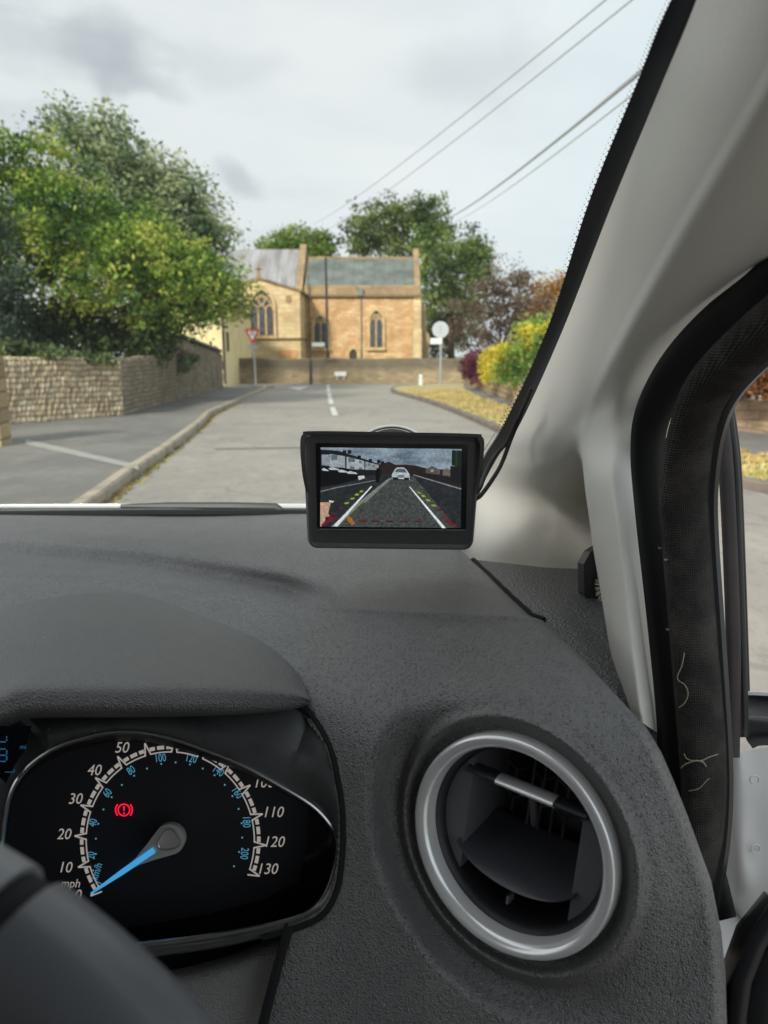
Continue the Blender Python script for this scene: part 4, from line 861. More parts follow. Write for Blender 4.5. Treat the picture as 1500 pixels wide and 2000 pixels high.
mb = MB()   # brake warning lamp
def ringp(x, y, r0, r1, a0, a1, n=20):
    A = np.linspace(math.radians(a0), math.radians(a1), n); mb.grid([[D2(x+r0*math.cos(a), y-r0*math.sin(a)) for a in A], [D2(x+r1*math.cos(a), y-r1*math.sin(a)) for a in A]])
ringp(242, 1582, 10.0, 12.6, 0, 360, 30); ringp(242, 1582, 15, 17.6, -42, 42); ringp(242, 1582, 15, 17.6, 138, 222)
mb.add([D2(240.4, 1574.5), D2(243.6, 1574.5), D2(243.0, 1584.5), D2(241.0, 1584.5)], [(0, 1, 2, 3)]); mb.add([D2(240.5, 1587), D2(243.5, 1587), D2(243.5, 1590), D2(240.5, 1590)], [(0, 1, 2, 3)])
mb.build('brake_warning_light', redl, cl, smooth=False)
# needle
ax = np.array([177-329.5, 1746-1641.]); Ln = np.linalg.norm(ax); ax /= Ln; nx = np.array([-ax[1], ax[0]]); hub = np.array([331, 1640.])
def npt(a, w_, d): p = hub+ax*a+nx*w_; return U(p[0], p[1], d)
out_ = [npt(30*math.cos(q), 30*math.sin(q), .474) for q in np.linspace(.95*PI/2*.9, 2*PI-.95*PI/2*.9, 26)]
out_ = out_+[npt(46, -16, .474), npt(78, -7, .475), npt(104, -4, .476), npt(104, 4, .476), npt(78, 7, .475), npt(46, 16, .474)]
mb = MB(); mb.prism(out_, tuple(FW*.004)); nd = mb.build('needle', mat('needle_grey', (.60, .59, .57), .36, metal=.45), cl, smooth=False)
mb = MB(); mb.prism([npt(38, -5.5, .4725), npt(112, -5, .475), npt(187, -1.6, .4765), npt(187, 1.6, .4765), npt(112, 5, .475), npt(38, 5.5, .4725)], tuple(FW*.001)); mb.build('pointer_stripe', mat('pointer_blue', (.04, .30, .62), .4, emit=((.06, .40, .80), .6)), nd, smooth=False)
mb = MB(); hp = []
for q in np.linspace(0, 2*PI, 40)[:-1]:
    r = 21*(1+.10*math.cos(3*q)); hp.append(npt(2+r*math.cos(q), r*.92*math.sin(q), .4715))
mb.tube(hp, .00055, 6, closed=True); mb.build('hub_ring', mat('hub_silver', (.55, .54, .53), .35, metal=.9), nd)
# digital odometer at the left edge of the cluster
mb = MB(); mb.add([U(-110, 1418, .446), U(62, 1418, .446), U(50, 1462, .446), U(28, 1496, .446), U(12, 1530, .446), U(-110, 1545, .446)], [(4, 3, 2, 1, 0)]); sc_ = mb.build('digital_display', mat('display_black', (.004, .005, .008), .2), cl, smooth=False)
lcd = mat('display_blue', (.01, .05, .10), .6, emit=((.02, .13, .26), .55)); mb = MB(); dz = .4452
def seg(x0, y0, x1, y1, w_=2.3):
    p, q = np.array([x0, y0], float), np.array([x1, y1], float); t = (q-p)/np.linalg.norm(q-p); n_ = np.array([-t[1], t[0]])*w_/2; mb.add([U(*(p+n_), dz), U(*(q+n_), dz), U(*(q-n_), dz), U(*(p-n_), dz)], [(0, 1, 2, 3)])
for (x, y, hh, on) in ((-2, 1436, 13, 'bcd'), (-2, 1463, 24, 'abcdefg')):
    w2 = 15
    for s in on:
        {'a': lambda: seg(x+2, y, x+w2-2, y), 'b': lambda: seg(x+w2, y+2, x+w2, y+hh/2-1), 'c': lambda: seg(x+w2, y+hh/2+1, x+w2, y+hh-2), 'd': lambda: seg(x+2, y+hh, x+w2-2, y+hh), 'e': lambda: seg(x, y+hh/2+1, x, y+hh-2), 'f': lambda: seg(x, y+2, x, y+hh/2-1), 'g': lambda: seg(x+2, y+hh/2, x+w2-2, y+hh/2)}[s]()
seg(10, 1508, 28, 1508, 1.2); seg(28, 1503, 28, 1508, 1.2); mb.build('display_digits', lcd, cl, smooth=False)
vs, fs = text_mesh('mi', 13, 0); mb = MB(); mb.add([U(45+v.x, 1459-v.y, 0.4453) for v in vs], fs); mb.build('display_unit', lcd, cl, smooth=False)

# ---- lower column panel with dark gap beside it
P = patch([[(-60, 1900, .53), (120, 1905, .525), (300, 1890, .51), (440, 1862, .50), (572, 1812, .492)],
           [(-60, 1925, .49), (120, 1930, .485), (310, 1915, .475), (440, 1890, .465), (560, 1850, .462)],
           [(-60, 2000, .485), (120, 1990, .48), (310, 1985, .468), (430, 1975, .46), (530, 1965, .459)],
           [(-60, 2120, .48), (120, 2120, .475), (310, 2120, .465), (420, 2120, .46), (497, 2120, .455)]], 30, 40)
mb = MB(); mb.grid(P); mb.grid([[r[-1] for r in P], [r[-1]+FW*.05 for r in P]]); mb.tube([U(x, y, dash_d(x+9, y)+.0005) for x, y in ((566, 1808), (549, 1865), (532, 1930), (514, 2000), (484, 2112))], .0030, 8, 1); mb.build('column_panel', [plastic('column_plastic', (.30, .30, .295), .55, .5, 900, 1.0, .0009), gapm], car)
mb = MB(); mb.add([U(-200, 1820, .535), U(600, 1780, .535), U(560, 2130, .535), U(-200, 2130, .535)], [(3, 2, 1, 0)]); mb.build('recess_shadow', gapm, car, smooth=False)  # flat black sheet standing for the shadow below the cluster

# ---- air vent
vent = None
prof = [(.998, -.02), (.997, -.001), (.99, .0026), (.977, .0040), (.96, .0043), (.935, .0041), (.905, .0034), (.880, .0022), (.864, .0004), (.853, -.008)]
nn_ = 96
def lathe(prof, sx=1.0): return [[VP(r*math.cos(q), r*math.sin(q), n) for q in np.linspace(0, 2*PI, nn_+1)[:-1]] for r, n in prof]
mb = MB(); mb.grid(lathe(prof), closed_u=True); vent = mb.build('air_vent', silver, car, angle=70)
mb = MB(); mb.grid(lathe([(.856, -.007), (.85, -.0065), (.815, -.0085), (.805, -.012), (.80, -.016), (.79, -.030), (.78, -.055), (.6, -.068), (.01, -.07)]), closed_u=True); mb.build('vent_barrel', mat('barrel_black', (.02, .02, .024), .45), vent, angle=50)
# the swivelling cassette is turned about 15 degrees clockwise
RO = math.radians(-12)
def VQ(u, v, n): c, s = math.cos(RO), math.sin(RO); return VP(u*c-v*s, u*s+v*c, n)
mb = MB()
for sg in (-1, 1):   # side cheeks: circle segments
    A = np.linspace(-.80, .80, 16); arc = [(sg*.80*math.cos(a), .80*math.sin(a)) for a in A]
    mb.prism([VQ(u, v, -.0125) for u, v in arc], tuple((VQ(0, 0, -.05)-VQ(0, 0, 0))))
mb.build('vent_cheeks', mat('cheek_grey', (.14, .14, .155), .42), vent, smooth=False)
mb = MB()       # upper thin vane with silver grip
def vane(v0, th_, n0, n1, u0, u1, bow=0, steps=20, curve=0):
    rows = []
    for k in range(13):
        t = k/12*2*PI
        row = []
        for u in np.linspace(u0, u1, steps):
            f = math.sqrt(max(0, 1-((u)/.62)**2)) if bow else 1
            nc = (n0+n1)/2; nh = (n0-n1)/2
            row.append(VQ(u, v0-bow*f+th_*math.sin(t)+curve*(1-math.cos(t))*f, nc+nh*math.cos(t)))
        rows.append(row)
    mb.grid(rows)
vane(.435, .042, -.009, -.021, -.60, .60); mb.build('upper_vane', mat('vane_black', (.03, .032, .036), .38), vent, angle=60)
mb = MB(); vane(.438, .046, -.0075, -.0205, -.285, .29); mb.add([VQ(-.285, .438+.048*math.sin(t), -.014+.0065*math.cos(t)) for t in np.linspace(0, 2*PI, 13)[:-1]], [tuple(range(12))]); mb.add([VQ(.29, .438+.048*math.sin(t), -.014+.0065*math.cos(t)) for t in np.linspace(0, 2*PI, 13)[:-1]], [tuple(range(12))[::-1]]); mb.build('grip', silver, vent, angle=60)
# lower broad vane: lens shaped, back edge straight, front edge bowed down
mb = MB(); Us = np.linspace(-.60, .60, 26); rows = []
def front(u): return -.145-.36*math.sqrt(max(0, 1-(u/.64)**2))
for k, (f, dn) in enumerate([(0, -.052), (.08, -.050), (.35, -.036), (.65, -.021), (.88, -.010), (.96, -.0085), (1.0, -.010), (1.02, -.013), (.99, -.017)]):
    rows.append([VQ(u, -.20*(1-f)+(front(u)-.02)*f-(.03 if k > 6 else 0), dn) for u in Us])
mb.grid(rows); mb.grid([[VQ(u, front(u)-.05, -.017) for u in Us], [VQ(u, -.2, -.05) for u in Us]]); mb.build('lower_vane', mat('vane_satin', (.055, .057, .068), .30, noise=(400, (.068, .07, .082), 3, .5, .7)), vent, angle=60)
mb = MB()       # rear honeycomb ribs and link rod
ribm = mat('rib_black', (.12, .12, .13), .5)
for cx0 in (-.42, -.14, .14, .42):
    for cy0 in (-.35, -.05, .25):
        for q in range(3):
            a = q*2*PI/3+PI/6; mb.tube([VQ(cx0, cy0, -.056), VQ(cx0+.14*math.cos(a), cy0+.14*math.sin(a), -.056)], .0007, 4)
for x in (-.2, -.08, .05, .18): mb.tube([VQ(x, -.6, -.050), VQ(x, .62, -.050)], .0009, 4)
mb.tube([VQ(0, .42, -.02), VQ(-.01, .1, -.03), VQ(-.03, -.05, -.036)], .0022, 6)
mb.build('vent_ribs', ribm, vent)
mb = MB(); mb.box((-1, -1, -1), (1, 1, 1)); q = VQ(-.04, -.68, -.018); dx, dy, dz_ = (VQ(.012, 0, 0)-VQ(0, 0, 0)), (VQ(0, .04, 0)-VQ(0, 0, 0)), (VQ(0, 0, .004)-VQ(0, 0, 0))
mb.v = [tuple(q+dx*v[0]+dy*v[1]+dz_*v[2]) for v in mb.v]; mb.build('vent_peg', mat('peg_grey', (.16, .16, .16), .5), vent, smooth=False)

# ---- steering wheel
wheel_leather = plastic('wheel_leather', (.17, .185, .195), .40, .5, 500, .35, .0003)
P0 = cc(118, 1982, .15); tn = np.array([.78, -.62, .05]); 
vin = np.array([0, .93, .36]); vin /= np.linalg.norm(vin); uin = np.array([1., 0, 0]); RW = .18
a0 = math.radians(55); ctr = P0 - RW*(uin*math.cos(a0)+vin*math.sin(a0))
def wp(a, r=RW): return W(ctr+r*(uin*math.cos(a)+vin*math.sin(a)))
wn_ = np.cross(uin, vin)
def rim(a_0, a_1, rr, n, m, name, par, closed=False):
    mb = MB(); mb.tube([wp(a) for a in np.linspace(a_0, a_1, n)][:-1 if closed else None], rr, 28, closed=closed); return mb.build(name, m, par, angle=70)
SEAM = math.radians(60.5)
rimo = rim(SEAM+.02, SEAM+1.9, .0175, 60, wheel_leather, 'steering_wheel', car)
rim(SEAM-.012, SEAM+.022, .0160, 4, gapm, 'rim_seam', rimo)
rim(SEAM+1.88, SEAM-.01+2*PI, .0175, 120, plastic('wheel_insert', (.095, .10, .11), .30, .5, 500, .15, .0002), 'rim_lower_segment', rimo)

# ---- pillar trim (A pillar cover with its rear leg and the blanked corner)
T7 = (0, .5, 1.0, 1.45, 1.8, 2.4, 3.0)
def row7(r4): P4 = [np.array(p, float) for p in r4]; return [tuple(cr1(P4, t)) for t in T7]
main = [row7(r) for r in ([(1440, -230, .25), (1560, -150, .230), (1690, -30, .226), (1850, 180, .262)],
        [(1360, 0, .292), (1455, 60, .262), (1575, 170, .254), (1720, 330, .302)],
        [(1290, 170, .335), (1375, 225, .300), (1478, 314, .288), (1610, 440, .335)],
        [(1198, 392, .417), (1268, 432, .375), (1362, 485, .350), (1492, 530, .385)],
        [(1103, 635, .55), (1158, 662, .497), (1228, 690, .452), (1312, 692, .470)])]
main += [[(1020, 820, .70), (1062, 825, .652), (1100, 820, .603), (1132, 815, .568), (1156, 810, .543), (1200, 797, .510), (1246, 785, .503)],
        [(972, 893, .785), (1038, 903, .73), (1092, 893, .68), (1126, 878, .63), (1142, 872, .570), (1190, 865, .520), (1238, 862, .508)],
        [(940, 955, .835), (1020, 965, .80), (1085, 960, .79), (1150, 940, .80), (1142, 938, .575), (1188, 932, .505), (1240, 925, .513)],
        [(916, 1022, .84), (1000, 1030, .81), (1080, 1030, .815), (1175, 1025, .83), (1152, 1020, .575), (1200, 1018, .492), (1247, 1012, .507)],
        [(895, 1076, .80), (955, 1100, .79), (1060, 1105, .81), (1188, 1110, .83), (1160, 1080, .570), (1207, 1080, .487), (1251, 1080, .504)],
        [(900, 1084, .785), (958, 1118, .775), (1060, 1126, .80), (1205, 1132, .82), (1173, 1155, .563), (1218, 1155, .480), (1259, 1155, .499)],
        [(905, 1100, .81), (960, 1135, .81), (1062, 1145, .80), (1215, 1230, .72), (1188, 1250, .550), (1228, 1250, .472), (1269, 1250, .492)],
        [(905, 1110, .83), (960, 1145, .83), (1062, 1155, .82), (1228, 1330, .66), (1204, 1350, .535), (1243, 1368, .464), (1282, 1370, .483)],
        [(905, 1120, .85), (960, 1150, .85), (1062, 1160, .84), (1235, 1370, .62), (1212, 1376, .53), (1250, 1408, .464), (1288, 1434, .480)]]
leg = [[(1168, 1125, .566), (1214, 1120, .483), (1256, 1120, .501)],
       [(1188, 1250, .550), (1228, 1250, .472), (1269, 1250, .492)],
       [(1204, 1350, .535), (1243, 1368, .464), (1282, 1370, .483)],
       [(1212, 1376, .53), (1250, 1408, .464), (1288, 1434, .480)]]
mb = MB(); mb.grid(patch(main, 120, 220))
pil = mb.build('pillar_trim', trimm, car, angle=80)
# ---- windscreen, its black border and the surround
def gls():
    m = bpy.data.materials.new('windscreen_glass'); m.use_nodes = True; t = m.node_tree; t.nodes.clear(); o = N(t, 'ShaderNodeOutputMaterial')
    tr = N(t, 'ShaderNodeBsdfTransparent'); tr.inputs[0].default_value = (.96, .985, .975, 1); g = N(t, 'ShaderNodeBsdfGlossy'); g.inputs[1].default_value = .05; g.inputs[0].default_value = (.9, .95, 1, 1)
    df = N(t, 'ShaderNodeBsdfDiffuse'); df.inputs[0].default_value = (.8, .8, .78, 1)
    a = N(t, 'ShaderNodeMixShader'); a.inputs[0].default_value = .03; t.links.new(tr.outputs[0], a.inputs[1]); t.links.new(g.outputs[0], a.inputs[2])
    tcn = N(t, 'ShaderNodeTexCoord'); v = N(t, 'ShaderNodeTexVoronoi'); v.inputs['Scale'].default_value = 90; t.links.new(tcn.outputs['Object'], v.inputs[0])
    r = N(t, 'ShaderNodeMapRange'); r.inputs[1].default_value = .03; r.inputs[2].default_value = .02; r.inputs[3].default_value = .04; r.inputs[4].default_value = .06; t.links.new(v.outputs[0], r.inputs[0])
    b = N(t, 'ShaderNodeMixShader'); t.links.new(r.outputs[0], b.inputs[0]); t.links.new(a.outputs[0], b.inputs[1]); t.links.new(df.outputs[0], b.inputs[2]); t.links.new(b.outputs[0], o.inputs[0]); return m
edge = [(1475, -230, .262), (1345, 0, .304), (1275, 170, .347), (1182, 392, .431), (1092, 635, .566), (1005, 820, .72), (958, 905, .80), (915, 1000, .90)]
rowsg = []
for (x, y, d), c in zip(edge, (.06, .08, .09, .11, .13, .13, .12, .10)):
    rowsg.append([(-700, y, d+c), (-100, y, d+c*1.15), (x-500, y, d+c*.9), (x-150, y, d+c*.25), (x, y, d+.004)])
Pg = patch(rowsg, 40, 50); mb = MB(); mb.grid(Pg); ws = mb.build('windscreen', gls(), car)
mb = MB(); W_ = [34, 33, 33, 30, 19, 15, 17, 18]
rowsf = [[(x-w_, y-3, d+.001), (x+2, y, d), (x+22, y+4, d-.001)] for (x, y, d), w_ in zip(edge, W_)]
mb.grid(patch(rowsf, 8, 60))
Pf = spline([r[0] for r in rowsf], 150)
for i, p in enumerate(Pf):
    for j, rr in ((1, 1.7), (2, 1.2), (3, .7)):
        x, y, d = p[0]-j*4.2+2, p[1]+(2.5 if j % 2 else -2.5), p[2]+.0008; mb.add([U(x+rr*math.cos(q), y+rr*math.sin(q), d) for q in np.linspace(0, 2*PI, 7)[:-1]], [tuple(range(6))])
mb.build('black_border', mat('frit_black', (.010, .010, .016), .45), ws, smooth=True)
mb = MB(); mb.tube([U(x, y, d) for x, y, d in ((-420, 1012, 1.0), (0, 1008, 1.0), (300, 1005, .99), (620, 1005, .97), (900, 1012, .90), (960, 1040, .86))], [(.016, .007)]*6, 10, flat=FW); mb.build('windscreen_seal', gapm, car)
# scuttle, bonnet edge and wiper outside the glass
paintw = mat('white_car_paint', (.60, .61, .60), .25, spec=.5, coat=.3, noise=(3, (.50, .51, .50), 4, .4, .7))
rows = [[(-500, 1000, 1.13), (0, 996, 1.14), (300, 996, 1.14), (620, 997, 1.12), (1000, 1004, 1.05)], [(-500, 992, 1.16), (0, 988.5, 1.17), (300, 987.5, 1.17), (620, 988, 1.15), (1000, 996, 1.08)], [(-500, 993, 1.22), (0, 989.2, 1.23), (300, 988.2, 1.23), (620, 988.8, 1.21), (1000, 997, 1.13)], [(-500, 1050, 1.6), (0, 1045, 1.65), (300, 1045, 1.65), (620, 1045, 1.62), (1000, 1050, 1.5)], [(-500, 1250, 1.9), (0, 1250, 1.95), (300, 1250, 1.95), (620, 1250, 1.9), (1000, 1250, 1.8)]]
mb = MB(); mb.grid(patch(rows, 30, 40)); mb.build('bonnet', paintw, car)
mb = MB(); mb.grid(patch([[(-500, 1030, .99), (100, 1026, 1.0), (620, 1026, .98), (1000, 1040, .92)], [(-500, 994, 1.12), (100, 991.5, 1.13), (620, 992, 1.11), (1000, 1001, 1.04)]], 30, 8)); mb.build('scuttle_panel', mat('scuttle_grey', (.06, .06, .062), .6, noise=(20, (.035, .035, .035), 4, .4, .6)), car)
mb = MB(); mb.tube([U(x, y, d) for x, y, d in ((236, 989, 1.09), (330, 989, 1.09), (450, 989.5, 1.08), (540, 991, 1.07), (556, 999, 1.06))], [.003, .006, .0065, .006, .003], 8); wi = mb.build('wiper', mat('wiper_black', (.03, .031, .033), .5), car)
mb = MB(); mb.tube([U(x, y, d) for x, y, d in ((-200, 1004, 1.05), (100, 999, 1.06), (330, 998, 1.06), (500, 1001, 1.05))], [.0025, .004, .004, .003], 6); mb.build('wiper_blade', mat('wiper_grey', (.10, .10, .10), .5), wi)

# ---- door opening: rubber, woven seal, outer lip
mb = MB()
def strip(path, wds, m, name, par, th_=.012, n=90, nr=9, bulge=1.0, angle=60):
    """long strip following path (px,py,depth), wds = (left,right) half widths in picture units, rounded towards the viewer"""
    Pp = spline(path, n); Ws = spline([tuple(w_)+(0,) for w_ in wds], n); rows = []
    for i, p in enumerate(Pp):
        q0 = Pp[max(i-1, 0)]; q1 = Pp[min(i+1, n-1)]; t = (q1-q0)[:2]; t /= np.linalg.norm(t); nn2 = np.array([t[1], -t[0]])   # points right when heading down... 
        if nn2[0] < 0: nn2 = -nn2
        row = []
        for k in range(nr):
            s = -1+2*k/(nr-1); w_ = Ws[i][0] if s < 0 else Ws[i][1]
            c = p[:2]+nn2*s*w_; row.append(U(c[0], c[1], p[2]-bulge*th_*math.sqrt(max(0, 1-s*s))))
        rows.append(row)
    m2 = MB(); m2.grid(rows); return m2.build(name, m, par, angle=angle)
rub = mat('seal_rubber', (.012, .012, .013), .6)
strip([(1640, 395, .34), (1505, 545, .375), (1400, 630, .41), (1322, 712, .445), (1272, 800, .475), (1257, 880, .49), (1264, 1000, .495), (1284, 1200, .487), (1302, 1380, .478), (1318, 1500, .474), (1345, 1620, .47), (1375, 1700, .47), (1400, 1800, .47)],
      [(40, 60), (40, 55), (38, 50), (34, 45), (30, 42), (26, 42), (24, 42), (22, 42), (22, 40), (30, 40), (30, 40), (30, 40), (30, 40)], rub, 'door_rubber', car, th_=.004)
def fabric():
    m = mat('woven_seal', (.035, .032, .031), .85, spec=.2, noise=(45, (.085, .077, .072), 5, .45, .75)); t = m.node_tree; b = t.nodes['Principled BSDF']; tcn = N(t, 'ShaderNodeTexCoord')
    wv1 = N(t, 'ShaderNodeTexWave', bands_direction='Z'); wv1.inputs['Scale'].default_value = 210; wv1.inputs['Distortion'].default_value = 2.5; wv1.inputs['Detail Scale'].default_value = 3
    wv2 = N(t, 'ShaderNodeTexWave', bands_direction='X'); wv2.inputs['Scale'].default_value = 260; wv2.inputs['Distortion'].default_value = 1.5
    t.links.new(tcn.outputs['Object'], wv1.inputs[0]); t.links.new(tcn.outputs['Object'], wv2.inputs[0]); a = N(t, 'ShaderNodeMath', operation='ADD'); t.links.new(wv1.outputs[0], a.inputs[0]); t.links.new(wv2.outputs[0], a.inputs[1])
    bp = N(t, 'ShaderNodeBump'); bp.inputs['Strength'].default_value = .8; bp.inputs['Distance'].default_value = .0008; t.links.new(a.outputs[0], bp.inputs['Height']); t.links.new(bp.outputs[0], b.inputs['Normal'])
    return m
fpath = [(1700, 470, .315), (1560, 590, .345), (1465, 670, .38), (1385, 755, .42), (1350, 840, .445), (1335, 950, .462), (1340, 1050, .468), (1352, 1200, .466), (1362, 1350, .462), (1370, 1450, .46), (1374, 1550, .46), (1370, 1640, .46), (1350, 1740, .462), (1330, 1830, .465)]
fw = [(50, 50), (50, 50), (48, 50), (46, 52), (44, 50), (48, 50), (48, 48), (48, 46), (46, 48), (46, 48), (44, 46), (42, 42), (40, 40), (40, 40)]
fabs = strip(fpath, fw, fabric(), 'door_seal', car, th_=.015, nr=15)
# loose pale threads and lint caught on the woven seal
thr = mat('thread_cream', (.36, .32, .24), .9); 
def onseal(px, py):
    P_ = np.array([p for p in fpath]); d = np.interp(py, P_[3:, 1], P_[3:, 2]); xc = np.interp(py, P_[3:, 1], P_[3:, 0]); s = (px-xc)/48
    return U(px, py, d-.0155*math.sqrt(max(0, 1-min(1, s*s)))-.0008)
mb = MB()
for pts, r in (([(1337, 1275), (1332, 1300), (1323, 1325), (1338, 1338), (1344, 1355), (1338, 1372), (1326, 1382)], .0003), ([(1336, 1472), (1342, 1482), (1356, 1486), (1372, 1485), (1382, 1480), (1402, 1473)], .0003), ([(1330, 1500), (1340, 1492), (1358, 1486), (1372, 1488), (1379, 1497)], .0004), ([(1345, 1545), (1365, 1540), (1380, 1525), (1386, 1520)], .00022)):
    mb = MB(); mb.tube([onseal(*p[:2]) for p in spline([q+(0,) for q in pts], 24)], r, 5); mb.build('thread', thr, fabs)
for x, y in ((1303, 1228), (1300, 1092), (1288, 1069)): mb = MB(); mb.tube([onseal(x-3, y), onseal(x+1, y+2), onseal(x+4, y+1)], [.0003, .0007, .0003], 5); mb.build('lint', thr, fabs)
lip = [(1800, 480, .30), (1640, 590, .33), (1520, 680, .37), (1440, 760, .41), (1405, 840, .445), (1390, 950, .465), (1391, 1050, .472), (1401, 1200, .470), (1411, 1350, .466), (1417, 1450, .465), (1419, 1550, .465), (1412, 1650, .465), (1395, 1750, .467), (1375, 1830, .47)]
mb = MB(); mb.tube([U(*p) for p in spline(lip, 90)], .0042, 8); mb.build('seal_lip', mat('lip_rubber', (.035, .035, .037), .32, spec=.6), fabs)
mb = MB(); lp2 = [(x+7, y-2, d+.004) for x, y, d in lip]; mb.tube([U(*p) for p in spline(lp2, 90)], .0016, 6); mb.build('lip_glint', mat('lip_highlight', (.22, .22, .23), .35), fabs)  # thin paler tube carries the lip's highlight as colour
# body flange behind the seal, white painted sill
bodyw = mat('body_white', (.72, .71, .70), .35, spec=.5, noise=(4, (.66, .65, .64), 4, .4, .7))
bodys = mat('sill_white', (.55, .55, .55), .45, noise=(6, (.45, .45, .46), 5, .4, .7))
strip([(1372, 1500, .50), (1382, 1600, .50), (1385, 1680, .50), (1375, 1760, .50), (1350, 1850, .51)], [(38, 30), (38, 32), (38, 30), (30, 32), (30, 30)], bodyw, 'door_flange', car, th_=.01)
mb = MB(); mb.grid(patch([[(1330, 1560, .64), (1420, 1560, .66), (1560, 1560, .7)], [(1330, 1700, .60), (1420, 1700, .62), (1560, 1700, .66)], [(1330, 1850, .56), (1420, 1860, .57), (1560, 1870, .62)], [(1330, 2120, .52), (1420, 2120, .53), (1560, 2120, .56)]], 12, 20)); mb.build('sill', bodys, car)
# ---- open door: black frame strips, belt trim, white inner panel, black trim roll
door = strip([(1405, 780, .60), (1418, 900, .60), (1424, 1050, .60), (1431, 1250, .59), (1432, 1400, .585), (1432, 1480, .58)], [(10, 14), (16, 14), (14, 16), (14, 16), (15, 14), (15, 13)], mat('frame_brown', (.028, .022, .022), .7, noise=(30, (.045, .032, .030), 5, .4, .7)), 'door_frame', car, th_=.006)
strip([(1423, 765, .61), (1438, 900, .61), (1445, 1050, .61), (1452, 1250, .60), (1456, 1400, .595), (1456, 1440, .59)], [(9, 5), (12, 6), (14, 6), (13, 7), (11, 6), (11, 6)], mat('frame_black', (.014, .013, .014), .55), 'glass_channel', door, th_=.005)
strip([(1434, 800, .612), (1446, 900, .612), (1453, 1050, .612), (1460, 1250, .602), (1463, 1350, .60)], [(2, 2)]*5, mat('channel_edge', (.05, .045, .05), .4), 'channel_lip', door, th_=.002)
mb = MB(); mb.grid(patch([[(1452, 1351, .66), (1500, 1353, .64), (1640, 1360, .6)], [(1452, 1357, .655), (1500, 1359, .635), (1640, 1366, .595)]], 8, 4), 0)
mb.grid(patch([[(1452, 1357, .66), (1500, 1359, .64), (1640, 1366, .6)], [(1452, 1380, .652), (1500, 1383, .632), (1640, 1392, .592)], [(1452, 1398, .64), (1500, 1400, .62), (1640, 1410, .58)]], 8, 10), 1)
mb.grid(patch([[(1452, 1398, .65), (1500, 1400, .63), (1640, 1410, .59)], [(1452, 1404, .635), (1500, 1407, .615), (1640, 1418, .575)], [(1456, 1440, .63), (1500, 1436, .61), (1640, 1445, .57)], [(1470, 1462, .64), (1500, 1456, .62), (1640, 1470, .58)]], 8, 14), 1)
mb.build('belt_trim', [mat('belt_edge', (.30, .32, .36), .35), mat('belt_black', (.016, .017, .022), .45)], door)
dp = [[(1416, 1476, .615), (1440, 1474, .60), (1480, 1462, .60), (1620, 1440, .585)],
      [(1412, 1560, .600), (1440, 1560, .585), (1490, 1560, .58), (1620, 1560, .565)],
      [(1413, 1660, .590), (1442, 1665, .572), (1490, 1670, .568), (1620, 1670, .553)],
      [(1418, 1725, .590), (1446, 1735, .570), (1500, 1740, .563), (1620, 1740, .548)],
      [(1424, 1765, .600), (1452, 1775, .582), (1500, 1790, .574), (1620, 1800, .56)],
      [(1436, 1800, .63), (1462, 1820, .60), (1500, 1850, .59), (1620, 1880, .575)],
      [(1470, 1835, .66), (1482, 1850, .64), (1510, 1890, .62), (1620, 1920, .60)]]
mb = MB(); mb.grid(patch(dp, 30, 60)); dpn = mb.build('inner_panel', bodyw, door, angle=80)
for x, y in ((1474, 1523), (1476, 1657)):
    mb = MB(); mb.tube([U(x+9*math.cos(q), y+8*math.sin(q), .577 if y < 1600 else .5665) for q in np.linspace(0, 2*PI, 17)[:-1]], .0007, 5, closed=True); mb.build('hole_plug', bodyw, dpn)
mb = MB(); mb.tube([U(x, y, d) for x, y, d in ((1520, 1775, .43), (1478, 1840, .43), (1450, 1910, .43), (1440, 1980, .43), (1440, 2080, .43))], .0052, 12); mb.tube([U(x, y, d) for x, y, d in ((1560, 1800, .445), (1510, 1860, .445), (1485, 1930, .445), (1478, 2100, .445))], .022, 14); mb.build('door_rubber_roll', mat('roll_black', (.014, .014, .016), .5), door)
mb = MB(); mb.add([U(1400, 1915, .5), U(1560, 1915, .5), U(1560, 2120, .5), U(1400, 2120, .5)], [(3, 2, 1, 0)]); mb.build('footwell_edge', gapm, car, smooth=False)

# ---- unseen roof lining above and behind the viewpoint, added to shade the cabin
mb = MB(); rows = []
for y, z in ((.25, 1.488), (.18, 1.503), (0, 1.515), (-.5, 1.53), (-1.2, 1.50), (-1.6, 1.42), (-1.75, 1.2)):
    rows.append([(x, y, z-.05*((x+.35)/.62)**4) for x in np.linspace(-1.0, .22, 16)])
thick(mb, [[Vector(p) for p in r] for r in rows], (0, 0, .03)); mb.build('headliner', mat('headliner_fabric', (.42, .41, .39), .9), car)
mb = MB(); mb.box((-1.25, -1.9, .30), (.14, .95, .32)); mb.box((-1.27, -1.9, .32), (-1.22, 1.0, 1.02)); mb.box((-1.25, -1.95, .32), (.2, -1.9, 1.4)); mb.box((.17, -1.9, .32), (.22, -.55, 1.5)); mb.box((-1.24, -1.9, 1.02), (-1.2, -.35, 1.5)); mb.build('cabin_light_block', mat('cabin_dark', (.03, .03, .032), .9), car, smooth=False)  # unseen floor, side and rear boxes, added to keep light out of the cabin
# unseen seats, added to help darken the cabin
seatm = mat('seat_fabric', (.03, .03, .033), .9)
mb = MB()
for xx in (-.22, -.92):
    mb.grid([[Vector((xx+sx*.24, y, z)) for sx in (-1, -.8, 0, .8, 1)] for y, z in ((.0, .50), (-.05, .56), (-.45, .53), (-.55, .60), (-.72, 1.10), (-.74, 1.22))])
mb.build('seat', seatm, car)

